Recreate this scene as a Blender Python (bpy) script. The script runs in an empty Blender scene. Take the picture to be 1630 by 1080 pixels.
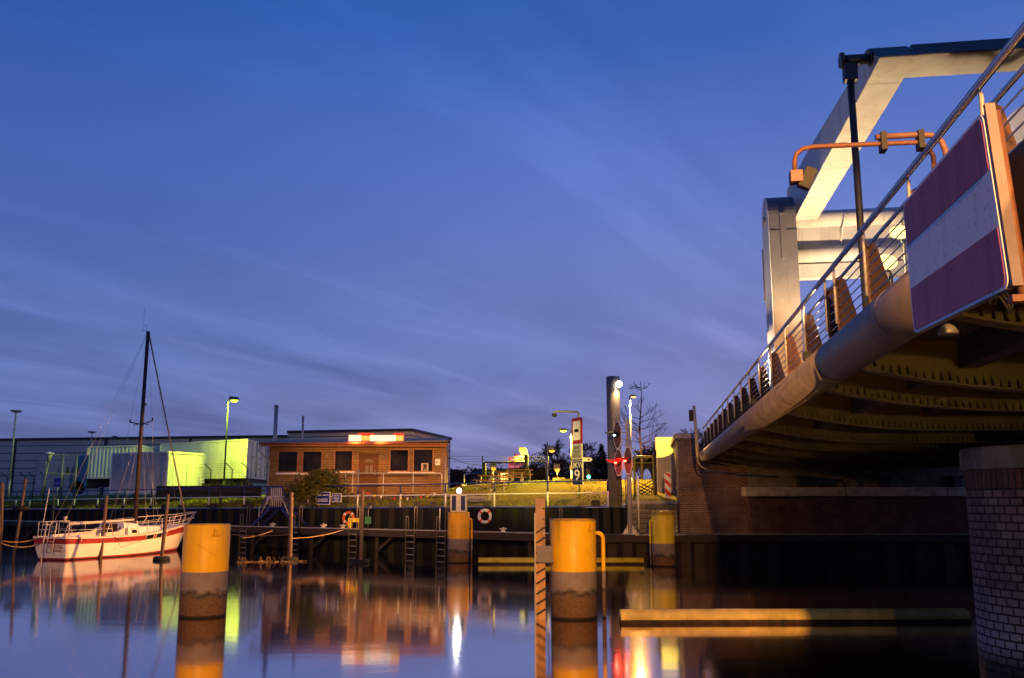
import bpy, math, random
from mathutils import Vector, Matrix, noise as mnoise
R = math.radians
scene = bpy.context.scene
col = scene.collection
random.seed(7)

# ------------------------------------------------------------------ camera
CAM_Z, FPX, TILT = 2.6, 1450.0, math.atan(255/1450)
cs, sn = math.cos(TILT), math.sin(TILT)
cam = bpy.data.objects.new('camera', bpy.data.cameras.new('camera'))
col.objects.link(cam)
cam.location = (0, 0, CAM_Z)
cam.rotation_euler = (R(90) + TILT, 0, 0)
cam.data.sensor_width = 36
cam.data.lens = 36*FPX/1630
cam.data.clip_start = 0.05
cam.data.clip_end = 6000
scene.camera = cam

# ------------------------------------------------------------------ world: dusk sky
world = bpy.data.worlds.new('World')
scene.world = world
world.use_nodes = True
wt = world.node_tree
wt.nodes.clear()
def wn(t, **k):
    n = wt.nodes.new(t)
    for a, b in k.items(): setattr(n, a, b)
    return n
def wl(a, b): wt.links.new(a, b)
def wmath(op, a, b=None, clamp=False):
    n = wn('ShaderNodeMath', operation=op, use_clamp=clamp)
    for i, x in enumerate((a, b)):
        if x is None: continue
        if isinstance(x, (int, float)): n.inputs[i].default_value = x
        else: wl(x, n.inputs[i])
    return n.outputs[0]
tc = wn('ShaderNodeTexCoord')
sep = wn('ShaderNodeSeparateXYZ'); wl(tc.outputs['Generated'], sep.inputs[0])
elev = wmath('ARCSINE', sep.outputs[2])
ramp = wn('ShaderNodeValToRGB')
wl(wmath('DIVIDE', elev, math.pi/2, True), ramp.inputs[0])
cr = ramp.color_ramp
SKY = [(0.0, (.270,.260,.520)), (.045, (.230,.255,.570)), (.10, (.185,.245,.610)), (.20, (.100,.176,.545)), (.31, (.038,.116,.455)), (.42, (.014,.092,.400)), (1.0, (.012,.072,.310))]
while len(cr.elements) < len(SKY): cr.elements.new(0.5)
for e, (p, c) in zip(cr.elements, SKY): e.position = p; e.color = (*c, 1)
# cloud layer: flat sheet projection, long streaks drawn out along the wind
zc = wmath('ADD', wmath('MAXIMUM', sep.outputs[2], 0.0), 0.10)
comb = wn('ShaderNodeCombineXYZ')
wl(wmath('DIVIDE', sep.outputs[0], zc), comb.inputs[0]); wl(wmath('DIVIDE', sep.outputs[1], zc), comb.inputs[1])
def streak(rot, sx, sy, scale, detail, rough, dist, off):
    m = wn('ShaderNodeMapping', vector_type='TEXTURE'); m.inputs['Rotation'].default_value = (0, 0, R(rot)); m.inputs['Location'].default_value = off
    m.inputs['Scale'].default_value = (1/sx, 1/sy, 1)
    wl(comb.outputs[0], m.inputs[0])
    n = wn('ShaderNodeTexNoise'); n.inputs['Scale'].default_value = scale; n.inputs['Detail'].default_value = detail
    n.inputs['Roughness'].default_value = rough; n.inputs['Distortion'].default_value = dist
    wl(m.outputs[0], n.inputs[0]); return n.outputs[0]
s1 = streak(57, .18, .7, .9, 3, .45, .5, (1.3, .4, 0))
s2 = streak(50, .35, 1.5, 1.3, 5, .55, .8, (4.3, 2.2, 0))
def mapr(v, a, b, c, d):
    n = wn('ShaderNodeMapRange', interpolation_type='SMOOTHSTEP'); wl(v, n.inputs[0])
    for i, x in enumerate((a, b, c, d)): n.inputs[i+1].default_value = x
    return n.outputs[0]
bright = wmath('ADD', mapr(s1, .36, .66, 0, .62), mapr(s2, .48, .74, 0, .38))
mixb = wn('ShaderNodeMix', data_type='RGBA', blend_type='MIX')
hi = wn('ShaderNodeMix', data_type='RGBA', blend_type='MULTIPLY'); hi.inputs[0].default_value = 1
wl(ramp.outputs[0], hi.inputs[6]); hi.inputs[7].default_value = (1.55, 1.38, 1.25, 1)
lo = wn('ShaderNodeMix', data_type='RGBA', blend_type='MULTIPLY'); lo.inputs[0].default_value = 1
wl(ramp.outputs[0], lo.inputs[6]); lo.inputs[7].default_value = (.82, .82, .82, 1)
wl(wmath('MULTIPLY', bright, 1.0, True), mixb.inputs[0]); wl(lo.outputs[2], mixb.inputs[6]); wl(hi.outputs[2], mixb.inputs[7])
# the sky is a little brighter towards the right (where the sun went down)
# low bands of grey cloud, drawn out along the horizon
s3 = streak(68, .50, 1.35, .85, 4, .5, .8, (2.1, 5.7, 0))
lowm = mapr(sep.outputs[2], .05, .40, 1, 0)
band = wmath('MULTIPLY', mapr(s3, .36, .74, 0, 1), lowm)
dk = wn('ShaderNodeMix', data_type='RGBA', blend_type='MULTIPLY')
wl(wmath('MULTIPLY', band, .85), dk.inputs[0]); wl(mixb.outputs[2], dk.inputs[6]); dk.inputs[7].default_value = (.66, .62, .63, 1)
az = mapr(sep.outputs[0], -.60, .40, 0.78, 1.10)
fin = wn('ShaderNodeMix', data_type='RGBA', blend_type='MULTIPLY'); fin.inputs[0].default_value = 1
cmb = wn('ShaderNodeCombineXYZ')
for i in range(3): wl(wmath('POWER', az, (2.2, 1.3, .8)[i]), cmb.inputs[i])
wl(dk.outputs[2], fin.inputs[6]); wl(cmb.outputs[0], fin.inputs[7])
bg = wn('ShaderNodeBackground'); bg.inputs[1].default_value = 1.0
wl(fin.outputs[2], bg.inputs[0])
wo = wn('ShaderNodeOutputWorld'); wl(bg.outputs[0], wo.inputs[0])

# ------------------------------------------------------------------ near bank lamps behind the photographer, and added unseen spots
SOD = (1.0, .47, .13)
def spot(loc, target, power, color, size=R(120), blend=.25, radius=.15):
    l = bpy.data.lights.new('spot_light', 'SPOT'); l.energy = power; l.color = color
    l.spot_size = size; l.spot_blend = blend; l.shadow_soft_size = radius
    o = bpy.data.objects.new('spot_light', l); col.objects.link(o); o.location = loc
    o.rotation_euler = (Vector(target) - Vector(loc)).to_track_quat('-Z', 'Y').to_euler()
    return o
def point(loc, power, color, radius=.08):
    l = bpy.data.lights.new('lamp_light', 'POINT'); l.energy = power; l.color = color; l.shadow_soft_size = radius
    o = bpy.data.objects.new('lamp_light', l); col.objects.link(o); o.location = loc
    return o
spot((-.28, -14.2, 7.5), (-1.5, 12, -12.0), 58000, SOD, R(77), .20)
spot((4.1, -3.7, 8.6), (5.2, 9, -1.5), 9500, SOD, R(71), .2)
spot((1.3, -8, 8), (-7.2, 53, 4.2), 140000, SOD, R(12), .9)  # added spot without a lamp, brightens the clubhouse front alone
spot((5.0, 37.6, 4.4), (14.5, 40.8, 1.9), 800, SOD, R(58), .9)  # added unseen spot near the far bank, lifts the abutment brick
spot((1.3, -8.2, 8), (.8, 54, 3.7), 200000, (1,.70,.04), R(8), .8)  # added spot without a lamp, lights the lawn from the front
spot((4.6, -4.5, 2.6), (6.2, 12, 4.0), 1250, (1.0,.60,.17), R(60), .5)

scene.view_settings.view_transform = 'Standard'
scene.view_settings.look = 'None'
scene.view_settings.exposure = 0
scene.view_settings.gamma = 1
scene.cycles.use_denoising = True
scene.cycles.sample_clamp_indirect = 4
scene.cycles.max_bounces = 7
scene.cycles.caustics_reflective = False
scene.cycles.caustics_refractive = False

# ------------------------------------------------------------------ helpers
def ray(px, py):
    u, v = (px-815)/FPX, (540-py)/FPX
    return Vector((u, cs - v*sn, sn + v*cs))
def at(px, py, Y):
    d = ray(px, py); k = Y/d.y
    return Vector((d.x*k, Y, CAM_Z + d.z*k))
def atz(px, py, z):
    d = ray(px, py); k = (z-CAM_Z)/d.z
    return Vector((d.x*k, d.y*k, z))
def along(px, P, d, z):
    """distance along the ground line P + t d at which image column px is met (height z)"""
    u = (px-815)/FPX; b = sn*(z-CAM_Z)
    return (u*(cs*P[1]+b) - P[0])/(d[0] - u*cs*d[1])
def zat(px, py, X, Y):
    v = (540-py)/FPX
    return CAM_Z + Y*(sn+v*cs)/(cs-v*sn)

OFF = {}
def tag(o, label=None, cat=None, group=None, kind=None):
    if label: o['label'] = label
    if cat: o['category'] = cat
    if group: o['group'] = group
    if kind: o['kind'] = kind
    return o
def rotv(v, a):
    return Vector((v[0]*math.cos(a)-v[1]*math.sin(a), v[0]*math.sin(a)+v[1]*math.cos(a), v[2]))
def thing(name, label, cat, base=(0,0,0), rot=0.0, local=False, group=None):
    """Empty at the thing's base. Coordinates of its parts: the frame turned by rot (or, local, with the base as origin)."""
    o = bpy.data.objects.new(name, None); col.objects.link(o)
    o.empty_display_size = .3
    o.location = Vector(base) if local else rotv(base, rot)
    o.rotation_euler = (0, 0, rot)
    OFF[o.name] = Vector((0,0,0)) if local else Vector(base)
    return tag(o, label, cat, group)

class MB:
    def __init__(s): s.v = []; s.f = []; s.sm = []; s.uv = {}
    def add(s, vs, fs, sm=False):
        b = len(s.v); s.v += [tuple(v) for v in vs]
        for f in fs: s.f.append(tuple(b+i for i in f)); s.sm.append(sm)
        return b
    def box(s, x0, x1, y0, y1, z0, z1):
        s.add([(x0,y0,z0),(x1,y0,z0),(x1,y1,z0),(x0,y1,z0),(x0,y0,z1),(x1,y0,z1),(x1,y1,z1),(x0,y1,z1)],
              [(0,3,2,1),(4,5,6,7),(0,1,5,4),(1,2,6,5),(2,3,7,6),(3,0,4,7)]); return s
    def cbox(s, c, sx, sy, sz): return s.box(c[0]-sx/2,c[0]+sx/2,c[1]-sy/2,c[1]+sy/2,c[2]-sz/2,c[2]+sz/2)
    def bar(s, p, q, w, h, up=(0,0,1)):
        p, q = Vector(p), Vector(q); d = (q-p).normalized(); up = Vector(up)
        if abs(d.dot(up)) > .99: up = Vector((0,1,0))
        x = d.cross(up).normalized(); z = x.cross(d).normalized()
        vs = [b + x*(w/2*i) + z*(h/2*j) for b in (p,q) for i,j in ((-1,-1),(1,-1),(1,1),(-1,1))]
        s.add(vs, [(0,1,2,3),(7,6,5,4),(0,4,5,1),(1,5,6,2),(2,6,7,3),(3,7,4,0)]); return s
    def tube(s, pts, r, n=8, cap=True, sm=True):
        pts = [Vector(p) for p in pts]; m = len(pts)
        rs = r if isinstance(r, (list,tuple)) else [r]*m
        t0 = (pts[1]-pts[0]).normalized()
        up = Vector((0,0,1)) if abs(t0.z) < .9 else Vector((1,0,0))
        x = t0.cross(up).normalized(); vs = []
        for i, p in enumerate(pts):
            t = (pts[min(i+1,m-1)]-pts[max(i-1,0)])
            t = t.normalized() if t.length > 1e-9 else t0
            x = (x - t*x.dot(t))
            x = x.normalized() if x.length > 1e-6 else t.orthogonal().normalized()
            y = t.cross(x)
            for k in range(n):
                a = 2*math.pi*k/n
                vs.append(p + (x*math.cos(a)+y*math.sin(a))*rs[i])
        fs = [(i*n+k, i*n+(k+1)%n, (i+1)*n+(k+1)%n, (i+1)*n+k) for i in range(m-1) for k in range(n)]
        b = s.add(vs, fs, sm)
        if cap:
            s.f.append(tuple(b+k for k in reversed(range(n)))); s.sm.append(False)
            s.f.append(tuple(b+(m-1)*n+k for k in range(n))); s.sm.append(False)
        return s
    def prism(s, poly, axis, lo, hi):
        """poly of 2-D points in the two axes other than axis (x: (y,z), y: (x,z), z: (x,y))"""
        n = len(poly)
        mk = {'x': lambda p,t: (t,p[0],p[1]), 'y': lambda p,t: (p[0],t,p[1]), 'z': lambda p,t: (p[0],p[1],t)}[axis]
        vs = [mk(p,lo) for p in poly] + [mk(p,hi) for p in poly]
        ar = sum(poly[i][0]*poly[(i+1)%n][1]-poly[(i+1)%n][0]*poly[i][1] for i in range(n))
        fl = (ar > 0) != (axis == 'y')
        f0, f1 = tuple(range(n)), tuple(range(n,2*n))
        fs = [tuple(reversed(f0)) if fl else f0, f1 if fl else tuple(reversed(f1))]
        for i in range(n):
            j = (i+1)%n
            fs.append((i,j,n+j,n+i) if fl else (i,n+i,n+j,j))
        s.add(vs, fs); return s
    def lathe(s, prof, n=24, c=(0,0,0), sm=True):
        vs = []
        for r, z in prof:
            for k in range(n):
                a = 2*math.pi*k/n; vs.append((c[0]+r*math.cos(a), c[1]+r*math.sin(a), c[2]+z))
        m = len(prof)
        fs = [(i*n+k, i*n+(k+1)%n, (i+1)*n+(k+1)%n, (i+1)*n+k) for i in range(m-1) for k in range(n)]
        b = s.add(vs, fs, sm)
        if prof[0][0] > 1e-6: s.f.append(tuple(b+k for k in reversed(range(n)))); s.sm.append(False)
        if prof[-1][0] > 1e-6: s.f.append(tuple(b+(m-1)*n+k for k in range(n))); s.sm.append(False)
        return s
    def ball(s, c, rx, ry=None, rz=None, n=12, m=8):
        ry = ry or rx; rz = rz or rx; vs = []
        for i in range(m+1):
            th = math.pi*i/m - math.pi/2
            for k in range(n):
                a = 2*math.pi*k/n
                vs.append((c[0]+rx*math.cos(th)*math.cos(a), c[1]+ry*math.cos(th)*math.sin(a), c[2]+rz*math.sin(th)))
        s.add(vs, [(i*n+k, i*n+(k+1)%n, (i+1)*n+(k+1)%n, (i+1)*n+k) for i in range(m) for k in range(n)], True); return s
    def torus(s, c, R0, r, nrm='y', n=28, m=8):
        vs = []
        for i in range(n):
            a = 2*math.pi*i/n
            for k in range(m):
                b = 2*math.pi*k/m; q = R0 + r*math.cos(b); h = r*math.sin(b)
                p = {'y': (q*math.cos(a), h, q*math.sin(a)), 'z': (q*math.cos(a), q*math.sin(a), h)}[nrm]
                vs.append((c[0]+p[0], c[1]+p[1], c[2]+p[2]))
        s.add(vs, [(i*m+k, ((i+1)%n)*m+k, ((i+1)%n)*m+(k+1)%m, i*m+(k+1)%m) for i in range(n) for k in range(m)], True); return s
    def quad(s, *p): s.add(p, [tuple(range(len(p)))]); return s
    def build(s, name, mat, parent=None, base=(0,0,0), rot=0.0, local=False, bevel=0, uvf=None):
        off = OFF[parent.name] if parent else (Vector((0,0,0)) if local else Vector(base))
        me = bpy.data.meshes.new(name)
        me.from_pydata([(v[0]-off[0], v[1]-off[1], v[2]-off[2]) for v in s.v], [], s.f)
        me.polygons.foreach_set('use_smooth', s.sm)
        me.materials.append(mat)
        uv = me.uv_layers.new(name='UVMap').data
        me.calc_loop_triangles()
        for p in me.polygons:
            nx, ny, nz = p.normal
            h = math.hypot(nx, ny)
            for li in p.loop_indices:
                vi = me.loops[li].vertex_index; v = s.v[vi]
                if uvf and vi in uvf: uv[li].uv = uvf[vi]
                elif h < .3 or abs(nz) > .9: uv[li].uv = (v[0], v[1])
                else: uv[li].uv = (v[1]*nx/h - v[0]*ny/h, v[2])
        o = bpy.data.objects.new(name, me); col.objects.link(o)
        if parent: o.parent = parent
        else:
            o.location = Vector(base) if local else rotv(base, rot); o.rotation_euler = (0,0,rot)
        OFF[o.name] = off
        if bevel:
            m = o.modifiers.new('bevel', 'BEVEL'); m.width = bevel; m.segments = 2; m.limit_method = 'ANGLE'; m.angle_limit = R(40)
        return o
def text(name, body, size, mat, parent, pos, rot, ext=.002, sx=1, align='CENTER'):
    c = bpy.data.curves.new(name, 'FONT'); c.body = body; c.size = size; c.extrude = ext
    c.align_x = align; c.align_y = 'CENTER'; c.materials.append(mat)
    tmp = bpy.data.objects.new(name, c); col.objects.link(tmp); bpy.context.view_layer.update()
    me = bpy.data.meshes.new_from_object(tmp.evaluated_get(bpy.context.evaluated_depsgraph_get())); bpy.data.objects.remove(tmp)
    o = bpy.data.objects.new(name, me); col.objects.link(o); o.parent = parent
    o.location = Vector(pos) - OFF[parent.name]; o.rotation_euler = rot; o.scale = (sx,1,1)
    return o
def kids(o): return [c for c in bpy.data.objects if c.parent == o]
def dup(o, loc=None, rot=None, parent=None, label=None):
    c = o.copy(); col.objects.link(c); OFF[c.name] = OFF.get(o.name, Vector((0,0,0)))
    if parent: c.parent = parent
    for ch in kids(o): dup(ch, parent=c)
    if loc is not None: c.location = loc
    if rot is not None: c.rotation_euler = (0,0,rot)
    if label: c['label'] = label
    return c

# ------------------------------------------------------------------ materials
def mat(name, c, rough=.6, metal=0, var=.18, scale=3.0, c2=None, bump=0, bscale=None, spec=.25, stretch=None, detail=5, emit=None):
    m = bpy.data.materials.new(name); m.use_nodes = True
    nt = m.node_tree; b = nt.nodes['Principled BSDF']
    b.inputs['Roughness'].default_value = rough; b.inputs['Metallic'].default_value = metal
    b.inputs['Specular IOR Level'].default_value = spec
    t = nt.nodes.new('ShaderNodeTexCoord'); vec = t.outputs['Object']
    if stretch:
        mp = nt.nodes.new('ShaderNodeMapping'); mp.inputs['Scale'].default_value = stretch
        nt.links.new(vec, mp.inputs[0]); vec = mp.outputs[0]
    n = nt.nodes.new('ShaderNodeTexNoise'); n.inputs['Scale'].default_value = scale; n.inputs['Detail'].default_value = detail
    n.inputs['Roughness'].default_value = .62
    nt.links.new(vec, n.inputs[0])
    rp = nt.nodes.new('ShaderNodeValToRGB')
    a = c2 if c2 else tuple(x*(1-var*1.6) for x in c)
    rp.color_ramp.elements[0].position = .34; rp.color_ramp.elements[0].color = (*a, 1)
    rp.color_ramp.elements[1].position = .62; rp.color_ramp.elements[1].color = (*c, 1)
    nt.links.new(n.outputs[0], rp.inputs[0]); nt.links.new(rp.outputs[0], b.inputs['Base Color'])
    if bump:
        n2 = nt.nodes.new('ShaderNodeTexNoise'); n2.inputs['Scale'].default_value = bscale or scale*6; n2.inputs['Detail'].default_value = 4
        nt.links.new(vec, n2.inputs[0])
        bp = nt.nodes.new('ShaderNodeBump'); bp.inputs['Strength'].default_value = bump; bp.inputs['Distance'].default_value = .02
        nt.links.new(n2.outputs[0], bp.inputs['Height']); nt.links.new(bp.outputs[0], b.inputs['Normal'])
    m['rgb'] = rp.name
    return m
def emat(name, c, strength):
    m = bpy.data.materials.new(name); m.use_nodes = True; nt = m.node_tree; nt.nodes.clear()
    e = nt.nodes.new('ShaderNodeEmission'); e.inputs[0].default_value = (*c, 1); e.inputs[1].default_value = strength
    o = nt.nodes.new('ShaderNodeOutputMaterial'); nt.links.new(e.outputs[0], o.inputs[0])
    return m
def brick(name, c1, c2, mortar, bw=.25, bh=.083, ms=.012, bump=.6, var=1.0, pale_foot=0):
    m = bpy.data.materials.new(name); m.use_nodes = True; nt = m.node_tree; b = nt.nodes['Principled BSDF']
    b.inputs['Roughness'].default_value = .8; b.inputs['Specular IOR Level'].default_value = .2
    uv = nt.nodes.new('ShaderNodeUVMap'); uv.uv_map = 'UVMap'
    k = nt.nodes.new('ShaderNodeTexBrick'); nt.links.new(uv.outputs[0], k.inputs[0])
    k.inputs['Color1'].default_value = (*c1,1); k.inputs['Color2'].default_value = (*c2,1); k.inputs['Mortar'].default_value = (*mortar,1)
    k.inputs['Scale'].default_value = 1; k.inputs['Mortar Size'].default_value = ms; k.inputs['Brick Width'].default_value = bw; k.inputs['Row Height'].default_value = bh
    k.inputs['Mortar Smooth'].default_value = .2; k.inputs['Bias'].default_value = -.1
    n = nt.nodes.new('ShaderNodeTexNoise'); n.inputs['Scale'].default_value = 1.3; n.inputs['Detail'].default_value = 7; n.inputs['Roughness'].default_value = .7
    tc_ = nt.nodes.new('ShaderNodeTexCoord'); nt.links.new(tc_.outputs['Object'], n.inputs[0])
    mr = nt.nodes.new('ShaderNodeMapRange'); mr.inputs[1].default_value = .3; mr.inputs[2].default_value = .7; mr.inputs[3].default_value = .45; mr.inputs[4].default_value = 1.35
    nt.links.new(n.outputs[0], mr.inputs[0])
    mx = nt.nodes.new('ShaderNodeMix'); mx.data_type = 'RGBA'; mx.blend_type = 'MULTIPLY'; mx.inputs[0].default_value = var
    nt.links.new(k.outputs[0], mx.inputs[6]); nt.links.new(mr.outputs[0], mx.inputs[7])
    out = mx.outputs[2]
    if pale_foot:      # paler towards the waterline, with pale patches further up
        sp = nt.nodes.new('ShaderNodeSeparateXYZ'); nt.links.new(tc_.outputs['Object'], sp.inputs[0])
        m2 = nt.nodes.new('ShaderNodeMapRange'); nt.links.new(sp.outputs[2], m2.inputs[0])
        for i, x in enumerate((.55, 1.25, .75, .0)): m2.inputs[i+1].default_value = x
        nz = nt.nodes.new('ShaderNodeTexNoise'); nz.inputs['Scale'].default_value = 5; nz.inputs['Detail'].default_value = 8; nt.links.new(tc_.outputs['Object'], nz.inputs[0])
        m3 = nt.nodes.new('ShaderNodeMapRange'); nt.links.new(nz.outputs[0], m3.inputs[0])
        for i, x in enumerate((.58, .72, 0, .35)): m3.inputs[i+1].default_value = x
        ad = nt.nodes.new('ShaderNodeMath'); ad.operation = 'ADD'; ad.use_clamp = True; nt.links.new(m2.outputs[0], ad.inputs[0]); nt.links.new(m3.outputs[0], ad.inputs[1])
        fm = nt.nodes.new('ShaderNodeMath'); fm.operation = 'MULTIPLY'; inv = nt.nodes.new('ShaderNodeMath'); inv.operation = 'SUBTRACT'; inv.inputs[0].default_value = 1; nt.links.new(k.outputs['Fac'], inv.inputs[1])
        nt.links.new(ad.outputs[0], fm.inputs[0]); nt.links.new(inv.outputs[0], fm.inputs[1])
        m4 = nt.nodes.new('ShaderNodeMix'); m4.data_type = 'RGBA'; nt.links.new(fm.outputs[0], m4.inputs[0]); nt.links.new(out, m4.inputs[6]); m4.inputs[7].default_value = (.42,.385,.385,1); out = m4.outputs[2]
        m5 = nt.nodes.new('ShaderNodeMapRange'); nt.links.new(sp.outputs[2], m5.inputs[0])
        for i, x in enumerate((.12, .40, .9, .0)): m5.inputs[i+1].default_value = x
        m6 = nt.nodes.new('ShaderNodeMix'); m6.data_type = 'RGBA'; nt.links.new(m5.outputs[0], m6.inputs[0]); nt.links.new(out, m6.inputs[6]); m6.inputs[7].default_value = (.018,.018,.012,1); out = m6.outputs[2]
    nt.links.new(out, b.inputs['Base Color'])
    bp = nt.nodes.new('ShaderNodeBump'); bp.inputs['Strength'].default_value = bump; bp.inputs['Distance'].default_value = .012; bp.invert = True
    nt.links.new(k.outputs['Fac'], bp.inputs['Height']); nt.links.new(bp.outputs[0], b.inputs['Normal'])
    return m

M = {}
M['white_steel'] = mat('white_steel', (.62,.60,.56), .45, 0, .10, 2.2, stretch=(1,1,.35))
M['grey_steel'] = mat('grey_steel', (.22,.20,.19), .45, .15, .15, 2.0, bump=.05)
M['bridge_grey'] = mat('bridge_grey', (.205,.165,.145), .55, .0, .18, 3.0, bump=.04, bscale=40)
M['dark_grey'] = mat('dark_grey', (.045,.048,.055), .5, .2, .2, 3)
M['galv'] = mat('galv', (.40,.385,.37), .5, .25, .2, 14)
M['stainless'] = mat('stainless', (.55,.53,.50), .22, 1, .1, 9)
M['rust_plate'] = mat('rust_plate', (.066,.024,.013), .6, .0, .3, 7, c2=(.030,.012,.008), bump=.1)
M['rust_pipe'] = mat('rust_pipe', (.125,.058,.038), .6, .2, .3, 9, c2=(.16,.07,.04), bump=.2)
M['olive_steel'] = mat('olive_steel', (.19,.150,.062), .5, .1, .35, 1.6, c2=(.12,.095,.035), bump=.05)
M['black_steel'] = mat('black_steel', (.018,.017,.016), .55, .1, .3, 3)
M['sheet_pile'] = mat('sheet_pile', (.0045,.004,.004), .7, .0, .5, 1.2, c2=(.003,.003,.003), bump=.25, stretch=(1,1,.25))
M['sheet_rust'] = mat('sheet_rust', (.026,.014,.010), .7, .0, .5, 1.2, c2=(.011,.007,.005), bump=.3, stretch=(1,1,.25))
M['concrete'] = mat('concrete', (.34,.31,.27), .85, 0, .3, 2.4, c2=(.20,.175,.15), bump=.3)
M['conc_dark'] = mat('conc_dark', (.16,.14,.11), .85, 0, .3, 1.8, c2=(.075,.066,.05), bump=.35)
M['wood_dark'] = mat('wood_dark', (.045,.032,.024), .75, 0, .4, 3, bump=.3, stretch=(1,6,6))
M['wood_pole'] = mat('wood_pole', (.095,.060,.040), .75, 0, .4, 4, c2=(.10,.065,.045), bump=.3, stretch=(3,3,.5))
M['table_wood'] = mat('table_wood', (.20,.075,.030), .6, 0, .3, 4)
M['blue_paint'] = mat('blue_paint', (.03,.04,.17), .4, .1, .2, 6)
M['white_paint'] = mat('white_paint', (.72,.70,.66), .5, 0, .15, 8)
M['cream_rail'] = mat('cream_rail', (.62,.55,.45), .45, .1, .15, 8)
M['hull_white'] = mat('hull_white', (.76,.72,.66), .28, 0, .07, 1.4, stretch=(1,1,3))
M['deck_cream'] = mat('deck_cream', (.62,.55,.46), .6, 0, .1, 4)
M['boat_red'] = mat('boat_red', (.29,.032,.024), .35, 0, .12, 2)
M['mast_brown'] = mat('mast_brown', (.055,.034,.025), .5, .2, .25, 3)
M['window_dark'] = mat('window_dark', (.012,.012,.014), .06, 0, .1, 1, spec=.9)
M['glass_dim'] = mat('glass_dim', (.030,.024,.022), .05, 0, .6, .8, spec=.22)
M['frame_brown'] = mat('frame_brown', (.30,.10,.032), .5, 0, .2, 6)
M['door_brown'] = mat('door_brown', (.115,.050,.020), .6, 0, .15, 5, spec=.1)
M['roof_tile'] = mat('roof_tile', (.16,.15,.145), .5, .1, .25, 3)
M['warehouse'] = mat('warehouse', (.40,.37,.38), .6, 0, .06, .6)
M['container_grey'] = mat('container_grey', (.58,.50,.45), .6, 0, .15, 1.2, c2=(.42,.36,.33))
M['trailer_white'] = mat('trailer_white', (.68,.68,.64), .5, 0, .10, .9)
M['truck_blue'] = mat('truck_blue', (.016,.055,.30), .3, 0, .1, 2)
M['rubber'] = mat('rubber', (.012,.012,.012), .8, 0, .2, 5)
M['rope'] = mat('rope', (.24,.15,.06), .8, 0, .2, 20)
M['life_orange'] = mat('life_orange', (.55,.10,.02), .6, 0, .15, 6)
M['life_white'] = mat('life_white', (.66,.63,.6), .6, 0, .12, 6)
M['sign_red'] = mat('sign_red', (.40,.105,.20), .5, 0, .08, 2, spec=.15)
M['sign_white'] = mat('sign_white', (.84,.82,.82), .4, 0, .05, 4)
M['sign_blue'] = mat('sign_blue', (.012,.022,.24), .35, 0, .08, 6)
M['sign_navy'] = mat('sign_navy', (.012,.016,.09), .35, 0, .08, 6)
M['sign_grey'] = mat('sign_grey', (.34,.33,.33), .45, 0, .08, 6)
M['red_paint'] = mat('red_paint', (.55,.02,.012), .4, 0, .1, 5)
M['ladder_steel'] = mat('ladder_steel', (.12,.10,.08), .5, .2, .3, 6)
M['jib_cover'] = mat('jib_cover', (.50,.36,.22), .8, 0, .2, 8)
M['yellow_paint'] = mat('yellow_paint', (.66,.46,.02), .42, 0, .12, 3)
M['gate_green'] = mat('gate_green', (.10,.11,.02), .5, .1, .2, 5)
M['net_green'] = mat('net_green', (.012,.02,.012), .6, 0, .2, 5)
M['bark'] = mat('bark', (.060,.042,.032), .9, 0, .3, 5, bump=.3)
M['twig'] = mat('twig', (.062,.040,.032), .9, 0, .3, 3)
M['needle'] = mat('needle', (.018,.026,.014), .8, 0, .5, 2)
M['leaf'] = mat('leaf', (.11,.10,.014), .5, 0, .5, 2.2, c2=(.010,.016,.005), spec=.15)
M['house_wall'] = mat('house_wall', (.17,.15,.12), .9, 0, .2, .6)
M['house_roof'] = mat('house_roof', (.040,.026,.024), .8, 0, .3, .8)
M['lamp_grey'] = mat('lamp_grey', (.16,.16,.16), .5, .3, .2, 6)
M['lamp_pole'] = mat('lamp_pole', (.30,.29,.26), .5, .4, .2, 6)
M['orange_box'] = mat('orange_box', (.24,.125,.10), .5, 0, .15, 6)

def marks(m, col_, scale, stretch, lo, hi, amount, coord='Object'):
    """dirt, scuffs or runs with a shape of their own laid over a material"""
    nt = m.node_tree; b = nt.nodes['Principled BSDF']; src = b.inputs['Base Color'].links[0].from_socket
    t = nt.nodes.new('ShaderNodeTexCoord'); mp = nt.nodes.new('ShaderNodeMapping'); mp.inputs['Scale'].default_value = stretch
    nt.links.new(t.outputs[coord], mp.inputs[0])
    n = nt.nodes.new('ShaderNodeTexNoise'); n.inputs['Scale'].default_value = scale; n.inputs['Detail'].default_value = 7; n.inputs['Roughness'].default_value = .68
    nt.links.new(mp.outputs[0], n.inputs[0])
    r = nt.nodes.new('ShaderNodeMapRange'); nt.links.new(n.outputs[0], r.inputs[0])
    for i, x in enumerate((lo, hi, 0, amount)): r.inputs[i+1].default_value = x
    x = nt.nodes.new('ShaderNodeMix'); x.data_type = 'RGBA'; nt.links.new(r.outputs[0], x.inputs[0]); nt.links.new(src, x.inputs[6]); x.inputs[7].default_value = (*col_, 1)
    nt.links.new(x.outputs[2], b.inputs['Base Color'])
marks(M['white_steel'], (.34,.29,.23), 1.0, (7, 7, .5), .54, .72, .55)
marks(M['white_steel'], (.24,.17,.11), 9, (1, 1, 1), .70, .76, .6)
marks(M['grey_steel'], (.10,.085,.075), 1.0, (7, 7, .5), .54, .72, .6)
marks(M['bridge_grey'], (.09,.07,.06), 1.0, (9, 1.2, 3), .58, .74, .65)
marks(M['bridge_grey'], (.07,.055,.05), 1.0, (60, 6, 16), .69, .73, .8)
marks(M['sign_red'], (.17,.05,.085), 1.0, (1, 4, .4), .45, .7, .7)
marks(M['sign_white'], (.55,.52,.52), 1.0, (1, 5, .5), .5, .72, .6)
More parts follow.
